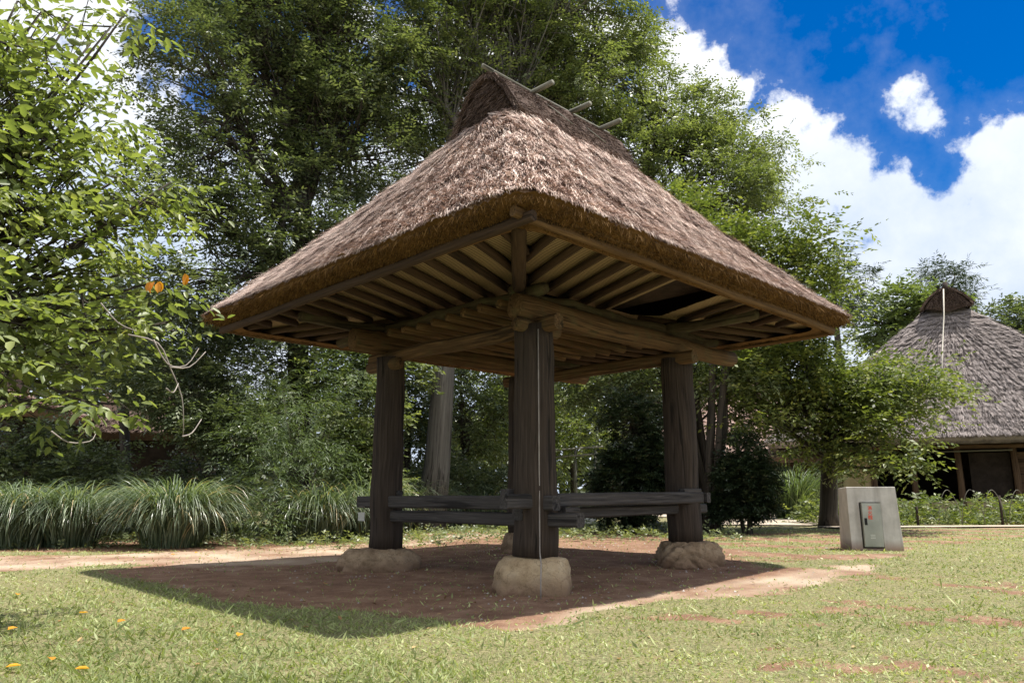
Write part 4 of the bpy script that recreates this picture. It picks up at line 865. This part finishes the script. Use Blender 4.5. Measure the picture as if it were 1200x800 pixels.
# far trees
tree('pine_tree', 'dark pine poking above the right eave of the pavilion', 'tree', gp(990, 38), [lobe(u, v, 38, r, sq=.5) for u, v, r in [(990, 300, 16), (1000, 325, 24), (985, 345, 26), (1003, 362, 24), (975, 330, 14)]], 'leaf_pine', .2, dens=12, nl=12, tl=.5, ll=.28, lw=.05, seed=41, group='trees behind the farmhouse', fork=1.0)
tree('round_tree', 'round pale green tree between the pavilion eave and the farmhouse roof', 'tree', gp(1055, 50), [lobe(u, v, 50, r) for u, v, r in [(1050, 360, 28), (1025, 382, 28), (1078, 362, 25), (1060, 395, 38), (1100, 385, 32)]], 'leaf_far', .4, dens=9, nl=9, tl=.9, ll=.32, lw=.16, seed=42, group='trees behind the farmhouse', fork=.9)
tree('pine_tree', 'flat topped dark pine standing right behind the farmhouse ridge', 'tree', gp(1118, 56), [lobe(u, v, 56, r, sq=.35) for u, v, r in [(1095, 318, 17), (1120, 322, 20), (1105, 332, 24), (1085, 340, 14), (1130, 345, 20), (1110, 350, 22)]], 'leaf_pine', .35, dens=8, nl=12, tl=.8, ll=.4, lw=.07, seed=43, group='trees behind the farmhouse', fork=1.0)
tree('round_tree', 'distant dark green tree behind the right slope of the farmhouse', 'tree', gp(1200, 62), [lobe(u, v, 62, r) for u, v, r in [(1180, 372, 16), (1205, 375, 22), (1240, 370, 30), (1150, 375, 14), (1200, 420, 50)]], 'leaf_dark', .4, dens=6, nl=9, tl=.9, ll=.36, lw=.17, seed=44, group='trees behind the farmhouse', fork=.9)
# far-off wood closing the horizon
def wood_edge():
    rs = np.random.RandomState(50); n = 52000; a = rs.rand(n)*math.radians(128)-math.radians(76); d = 48+rs.rand(n)*14
    hh = 9+4*np.sin(a*9)+2.2*np.sin(a*23+1)+1.2*np.sin(a*61)
    hh = hh*np.where(a > math.radians(24), .55, 1)
    z = rs.rand(n)**.85*hh
    P = np.stack([d*np.sin(a), d*np.cos(a), z], 1); D = unit(rs, n); Nn = unit(rs, n)+np.array([0, -.5, .5])
    tone = .5+.5*np.sin(a*40+z*.9)*np.sin(z*1.3+a*17)
    o = leaves_mesh('distant_wood', P, D, Nn, .8*(.5+rs.rand(n)), .42, M['leaf_dark'], None, np.clip(tone*.6+rs.rand(n)*.4, 0, 1))
    tag(o, 'dense green wood closing the view behind the houses', 'wood', kind='stuff')
wood_edge()
# foreground cherry at the left
def fg_cherry():
    pts = [(25, 150, 5.6, 62), (95, 135, 6, 42), (10, 60, 5.4, 42), (75, 220, 5.8, 60), (140, 215, 6, 34), (20, 270, 5.4, 62), (110, 285, 5.8, 46), (170, 240, 6.2, 20), (20, 355, 5.3, 52), (95, 360, 5.6, 44), (150, 325, 6, 28),
           (80, 430, 5.4, 20), (10, 440, 5.2, 22), (125, 400, 5.8, 22), (-40, 200, 5.2, 85), (-40, 380, 5.0, 75), (-60, 60, 5.4, 75), (50, 15, 5.8, 20), (185, 330, 6.2, 12), (115, 478, 5.3, 8), (62, 470, 5.2, 12), (10, 500, 5.1, 10), (105, 55, 6, 15), (130, 33, 6.1, 9), (150, 12, 6.1, 6), (85, 20, 6, 9), (200, 215, 6.2, 9), (20, 5, 5.8, 20), (195, 380, 6.1, 10), (55, 90, 5.8, 30)]
    return tree('cherry_tree', 'large leafed cherry tree reaching in from the left edge, nearest the viewer', 'tree', (-5.6, 5.6, gz(-5.6, 5.6)),
        [lobe(u, v, y, r, ry=.55, sq=.8) for u, v, y, r in pts], 'leaf_cherry', .13, dens=72, nl=6, tl=.30, ll=.095, lw=.044, seed=60, fork=.7, fold=True, flat=.35, hang=.45, twigs=.25, lean=(-.3, 0))
cher = fg_cherry()
# its bare grey twigs and the few orange leaves
def smoothq(q):
    q = [q[0]]+list(q)+[q[-1]]; out = []
    for i in range(1, len(q)-2):
        for t in (0, .33, .66):
            out.append(tuple(.5*(2*q[i][c]+(q[i+1][c]-q[i-1][c])*t+(2*q[i-1][c]-5*q[i][c]+4*q[i+1][c]-q[i+2][c])*t*t+(3*q[i][c]-q[i-1][c]-3*q[i+1][c]+q[i+2][c])*t**3) for c in (0, 1)))
    return out+[q[-1]]
def wp(u, v, Y): return tuple(at(u, v, Y)-cher.location)
for q in ([(150, 392), (185, 402), (200, 432), (213, 465), (215, 500), (214, 511)], [(214, 511), (225, 507), (236, 491)], [(200, 430), (222, 430), (241, 412)], [(180, 398), (196, 426), (218, 428), (233, 408)], [(195, 455), (203, 460), (209, 449)],
          [(60, 505), (80, 518), (105, 517), (112, 508)], [(118, 355), (138, 378), (160, 388)]):
    mb = MB(); n = len(q); mb.tube([wp(u, v, 5.1+.03*i) for i, (u, v) in enumerate(smoothq(q))], [.006-.004*i/(3*n) for i in range(len(smoothq(q)))], 5, wob=.05); mb.build('bare_twig', M['twig'], cher)
rs = np.random.RandomState(5)
for (u, v) in ((176, 330), (187, 329), (219, 321)):
    P = np.array([wp(u+rs.randn()*2, v+rs.randn(), 4.9) for _ in range(3)]); D = np.stack([rs.randn(3)*.35, rs.randn(3)*.3, -np.ones(3)], 1)
    leaves_mesh('orange_leaves', P, D, unit(rs, 3)+np.array([0, -1.5, 0]), .075, .042, M['orange'], cher, rs.rand(3), fold=True, droop=.1)
# ------------------------------------------------------------------ tall grasses
def clump(name, label, loc, n, rad, h, w, seed, mat='blade', group=None, droop=1.0, cat='grass clump', spread=1.0):
    rs = np.random.RandomState(seed); K = 10; a = rs.rand(n)*6.283; r = rad*np.sqrt(rs.rand(n))
    bx, by = r*np.cos(a), r*np.sin(a); out = a+rs.randn(n)*.5; H = h*(.65+.5*rs.rand(n)); reach = H*(.25+.5*rs.rand(n))*spread
    t = np.linspace(0, 1, K+1)[None]; th0 = (.05+.35*r/rad*rs.rand(n))[:, None]; th1 = ((1.7+1.1*rs.rand(n))*droop)[:, None]
    th = th0+th1*t**1.5; ds = (H*1.75/(K))[:, None]*np.ones_like(th)
    hor = np.concatenate([np.zeros((n, 1)), np.cumsum(np.sin((th[:, 1:]+th[:, :-1])/2)*ds[:, 1:], 1)], 1)*spread; ver = np.concatenate([np.zeros((n, 1)), np.cumsum(np.cos((th[:, 1:]+th[:, :-1])/2)*ds[:, 1:], 1)], 1)
    ver = np.maximum(ver, .01)
    cx = bx[:, None]+np.cos(out)[:, None]*hor; cy = by[:, None]+np.sin(out)[:, None]*hor
    ww = (w*(.6+.7*rs.rand(n)))[:, None]*(1-t**2.5)*.5+.0008
    tw = out[:, None]+1.57+rs.randn(n)[:, None]*.5
    dx, dy = np.cos(tw)*ww, np.sin(tw)*ww
    V = np.stack([np.stack([cx-dx, cy-dy, ver], -1), np.stack([cx+dx, cy+dy, ver], -1)], 2)   # n,K+1,2,3
    idx = np.arange(n*(K+1)*2).reshape(n, K+1, 2)
    f = np.stack([idx[:, :-1, 0], idx[:, :-1, 1], idx[:, 1:, 1], idx[:, 1:, 0]], -1).reshape(-1, 4)
    o = np_mesh(name, V.reshape(-1, 3), [f], M[mat], None, rnd=np.repeat(np.where(rs.rand(n) < .05, .97, rs.rand(n)*.88), K)); o.location = loc
    tag(o, label, cat, group); return o
GG = 'tall arching grass clumps beyond the path'
for i, (u, Y, n, rad, h, lab) in enumerate([(30, 14.2, 1500, .48, 1.05, 'tall arching grass clump at the far left edge'), (92, 14.4, 1500, .42, 1.0, 'tall arching grass clump second from the left'),
        (208, 14.2, 2100, .52, 1.08, 'wide tall arching grass clump just left of the bamboo shrub'), (-40, 14.0, 1500, .55, 1.0, 'tall arching grass clump cut off by the left border'),
        (375, 16.5, 1500, .6, 1.1, 'tall grass clump just left of the left post'), (425, 17.5, 900, .5, 1.2, 'tall grass clump directly behind the left post'), (500, 21, 900, .7, 1.1, 'shaded grass clump behind the left rails at the grey trunk'), (560, 22, 800, .7, 1.0, 'grass clump behind the rails just left of the front post'), (465, 20, 800, .6, 1.2, 'thin grass clump right of the left post')]):
    x, y, z = gp(u, Y); clump('grass_clump', lab, (x, y, z), n, rad, h, .022, 70+i, group=GG, spread=.82)
x, y, z = gp(928, 27); clump('grass_clump', 'blue green spiky grass mound before the small outbuilding', (x, y, z), 900, .6, 1.4, .03, 90, mat='leaf_bamboo', group=None, droop=.6, spread=1.3)
# lawn
def lawn():
    rs = np.random.RandomState(80); n = 640000
    Y = 3.3+(rs.rand(n)**2.2)*21; X = (rs.rand(n)*2-1)*(Y*.76+.6)
    dm = dirtmask(X, Y); cl = nz2d(X*1.7, Y*1.7, 4)
    keep = (rs.rand(n) > dm*1.15) & (rs.rand(n) < .62+.4*cl) & ((X > -3) | (Y < 13)) & ((Y < 19.3) | (X < 5))
    sp = rs.rand(n) < .03*dm; keep |= sp
    X, Y = X[keep], Y[keep]; n = len(X); Z = zg(X, Y)-.012
    left = sstep(1.5, -2.5, X)*sstep(9, 6, Y)
    sc = (1+.055*np.clip(Y-4, 0, 12))
    H = (.017+.028*rs.rand(n)**2)*(1+.9*left*rs.rand(n)+.5*np.clip(nz2d(X, Y, 1.1), 0, 1)); H = np.where(rs.rand(n) < .008, H*2.8, H)
    D = unit(rs, n)*np.array([1, 1, .35]); D[:, 2] = np.abs(D[:, 2])+.28
    rnd = np.clip(rs.rand(n)*.62+.26*(1-left)*rs.rand(n)+.22*nz2d(X+9, Y, 1.6), 0, 1)
    Nn = unit(rs, n)*.8+np.array([0, 0, .8])
    o = leaves_mesh('lawn_grass', np.stack([X, Y, Z], 1), D, Nn, H*1.25*sc**.5, np.where(rs.rand(n) < .22, .010+.008*rs.rand(n), .0035+.006*rs.rand(n)**2)*sc, M['lawn'], None, rnd)
    tag(o, 'short dry green lawn grass and clover around the pavilion', 'grass', kind='stuff')
    # pebbles and leaf litter near the stones
    n = 5200; X = rs.rand(n)*16-7; Y = 5.8+rs.rand(n)*8; k = (dirtmask(X, Y) > .6); 
    near = np.min([np.hypot(X-loc2w(*p).x, Y-loc2w(*p).y) for p in POSTS], axis=0); k &= (rs.rand(n) < .16+.9*(near < .8)); X, Y = X[k], Y[k]; n = len(X)
    s = .006+.012*rs.rand(n)**2
    d6 = np.array([(1, 0, 0), (-1, 0, 0), (0, 1, 0), (0, -1, 0), (0, 0, 1), (0, 0, -1)], float)
    V = np.stack([X, Y, zg(X, Y)-.012], 1)[:, None]+d6[None]*s[:, None, None]*(.6+.7*rs.rand(n, 6, 1))
    f = np.array([(0, 2, 4), (2, 1, 4), (1, 3, 4), (3, 0, 4)])
    o = np_mesh('gravel_bits', V.reshape(-1, 3), [(np.arange(n)[:, None, None]*6+f[None]).reshape(-1, 3)], noisy('pebbles', (.2, .16, .14), (.5, .45, .42), 30))
    tag(o, 'small pebbles and crumbs scattered on the bare soil', 'pebbles', kind='stuff')
lawn()
def litter():
    rs = np.random.RandomState(83); n = 5200; Y = 4.5+rs.rand(n)*12; X = (rs.rand(n)*2-1)*(Y*.75); dm = dirtmask(X, Y)
    k = rs.rand(n) < np.where((Y > 12.6) & (X < 0), .8, .06+.10*dm); X, Y = X[k], Y[k]; n = len(X)
    D = unit(rs, n); D[:, 2] = abs(D[:, 2])*.2; m = leafmat('dry_leaf', [(0, (.10, .055, .025)), (.6, (.26, .15, .06)), (1, (.42, .30, .14))], .1)
    o = leaves_mesh('leaf_litter', np.stack([X, Y, zg(X, Y)+.006], 1), D, unit(rs, n)*.3+np.array([0, 0, 1.]), .03+.035*rs.rand(n), .018+.012*rs.rand(n), m, None, rs.rand(n), fold=True, droop=.1)
    tag(o, 'small dry brown leaves littering the soil and lawn', 'leaf litter', kind='stuff')
litter()
# weedy bed before the farmhouse
def weeds():
    rs = np.random.RandomState(81); n = 2600; X = 8.5+rs.rand(n)*14; Y = 20.8+rs.rand(n)*3.0; Y += (X-9)*.12
    P = np.stack([X, Y, .15+rs.rand(n)**1.3*.75*(.6+.5*np.sin(X*2.2))], 1); O = unit(rs, n); O[:, 2] = abs(O[:, 2])
    B, D, Nn, l, w, rnd, ax = spray(rs, P, O, 9, .28, .12, .05)
    o = leaves_mesh('weed_bed', B, D, Nn, l, w, M['leaf_light'], None, rnd); tag(o, 'weedy plant bed with pale leaves before the farmhouse', 'weeds', kind='stuff')
    # ground cover beneath the shrubs behind the pavilion
    n = 5200; Y = 12.8+rs.rand(n)*9; X = (rs.rand(n)*2-1)*(Y*.75); k = ((X < 4.5)) & ~((X < 0) & (Y < 13.6)) & ((Y > 14.3) | (X < -1)); X, Y = X[k], Y[k]; n = len(X)
    P = np.stack([X, Y, zg(X, Y)+rs.rand(n)*.10], 1); O = unit(rs, n); O[:, 2] = abs(O[:, 2])
    B, D, Nn, l, w, rnd, ax = spray(rs, P, O, 8, .22, .075, .035)
    o = leaves_mesh('ground_cover', B, D, Nn, l, w, M['leaf_mid'], None, rnd); tag(o, 'low leafy ground cover under the trees behind the pavilion', 'ground cover', kind='stuff')
weeds()
for i, (u, Y, lab) in enumerate([(1168, 21.4, 'thin dark garden stake in the weed bed, farther right'), (1070, 21.0, 'short garden stake in the weed bed beside the concrete block')]):
    x, y, z = gp(u, Y); mb = MB(); mb.tube([(0, 0, -.1), (.01, 0, .4), (0, 0, .85-.3*i)], .035, 8, wob=.05); o = mb.build('garden_stake', M['post']); o.location = (x, y, z); tag(o, lab, 'stake', 'garden stakes')
for i, (u, lab) in enumerate([(1108, 'bent bamboo hoop in the weed bed left of the others'), (1135, 'middle bent bamboo hoop in the weed bed'), (1160, 'bent bamboo hoop beside the farther right stake'), (1190, 'bent bamboo hoop nearest the right edge')]):
    x, y, z = gp(u, 20.9+.1*i); mb = MB(); mb.tube([(.33*math.cos(a), .1*math.sin(a*2), 1.0*math.sin(a)**.7 if math.sin(a) > 0 else -.05) for a in np.linspace(0, math.pi, 12)], .008, 5); o = mb.build('garden_hoop', M['bamboo']); o.location = (x, y, z); tag(o, lab, 'hoop', 'garden hoops')
# bamboo frame, white stone, bench
fr = empty('bamboo_trellis', gp(678, 27)); tag(fr, 'pale bamboo trellis frame seen between the front and right posts', 'trellis')
for dx in (-1.8, -.1, .62):
    mb = MB(); mb.tube([(dx, 0, -.1), (dx, 0, 2.45)], .055, 8); mb.build('post', M['bamboo'], fr)
for z in (2.2, 2.45):
    mb = MB(); mb.tube([(-2.0, -.07, z-.1), (.9, -.07, z+.12)], .035, 8); mb.build('rail', M['bamboo'], fr)
x, y, z = gp(683, 23); boulder('white_stone', 'small whitish stone behind the right rail by the bamboo frame', (x, y, z+.12), (.35, .2, .22), 77, M['white'], cat='stone')
bn = empty('garden_bench', gp(946, 27.5)); tag(bn, 'small low wooden bench before the outbuilding doors', 'bench')
mb = MB(); mb.box((-.6, 0, .42), (.6, 0, .42), .4, .05); mb.build('seat', M['rail'], bn)
for sx in (-.5, .5):
    for sy in (-.15, .15): mb = MB(); mb.box((sx, sy, 0), (sx, sy, .4), .06, .06, nseg=1); mb.build('leg', M['rail'], bn)
# fallen leaves on the lawn
rs = np.random.RandomState(90); FL = [(212, 745), (92, 723), (137, 735), (20, 700), (278, 752), (104, 792), (60, 783), (8, 745), (380, 688), (232, 652), (205, 655), (5, 790)]
nm = ['round the shadow tip of the roof', 'near the left border shade']
for i, (u, v) in enumerate(FL):
    d = ray(u, v); t = (0-EYE)/d.z; x, y = d.x*t, d.y*t; a = rs.rand()*6.28
    o = leaves_mesh('fallen_leaf', np.zeros((1, 3)), np.array([[math.cos(a), math.sin(a), .15]]), np.array([[.2, .1, 1.]]), .075, .05, M['orange'], None, rs.rand(1), fold=True, droop=.1)
    o.location = (x, y, gz(x, y)+.035); tag(o, 'small fallen orange leaf lying on the left part of the lawn', 'leaf', 'fallen orange leaves on the lawn')
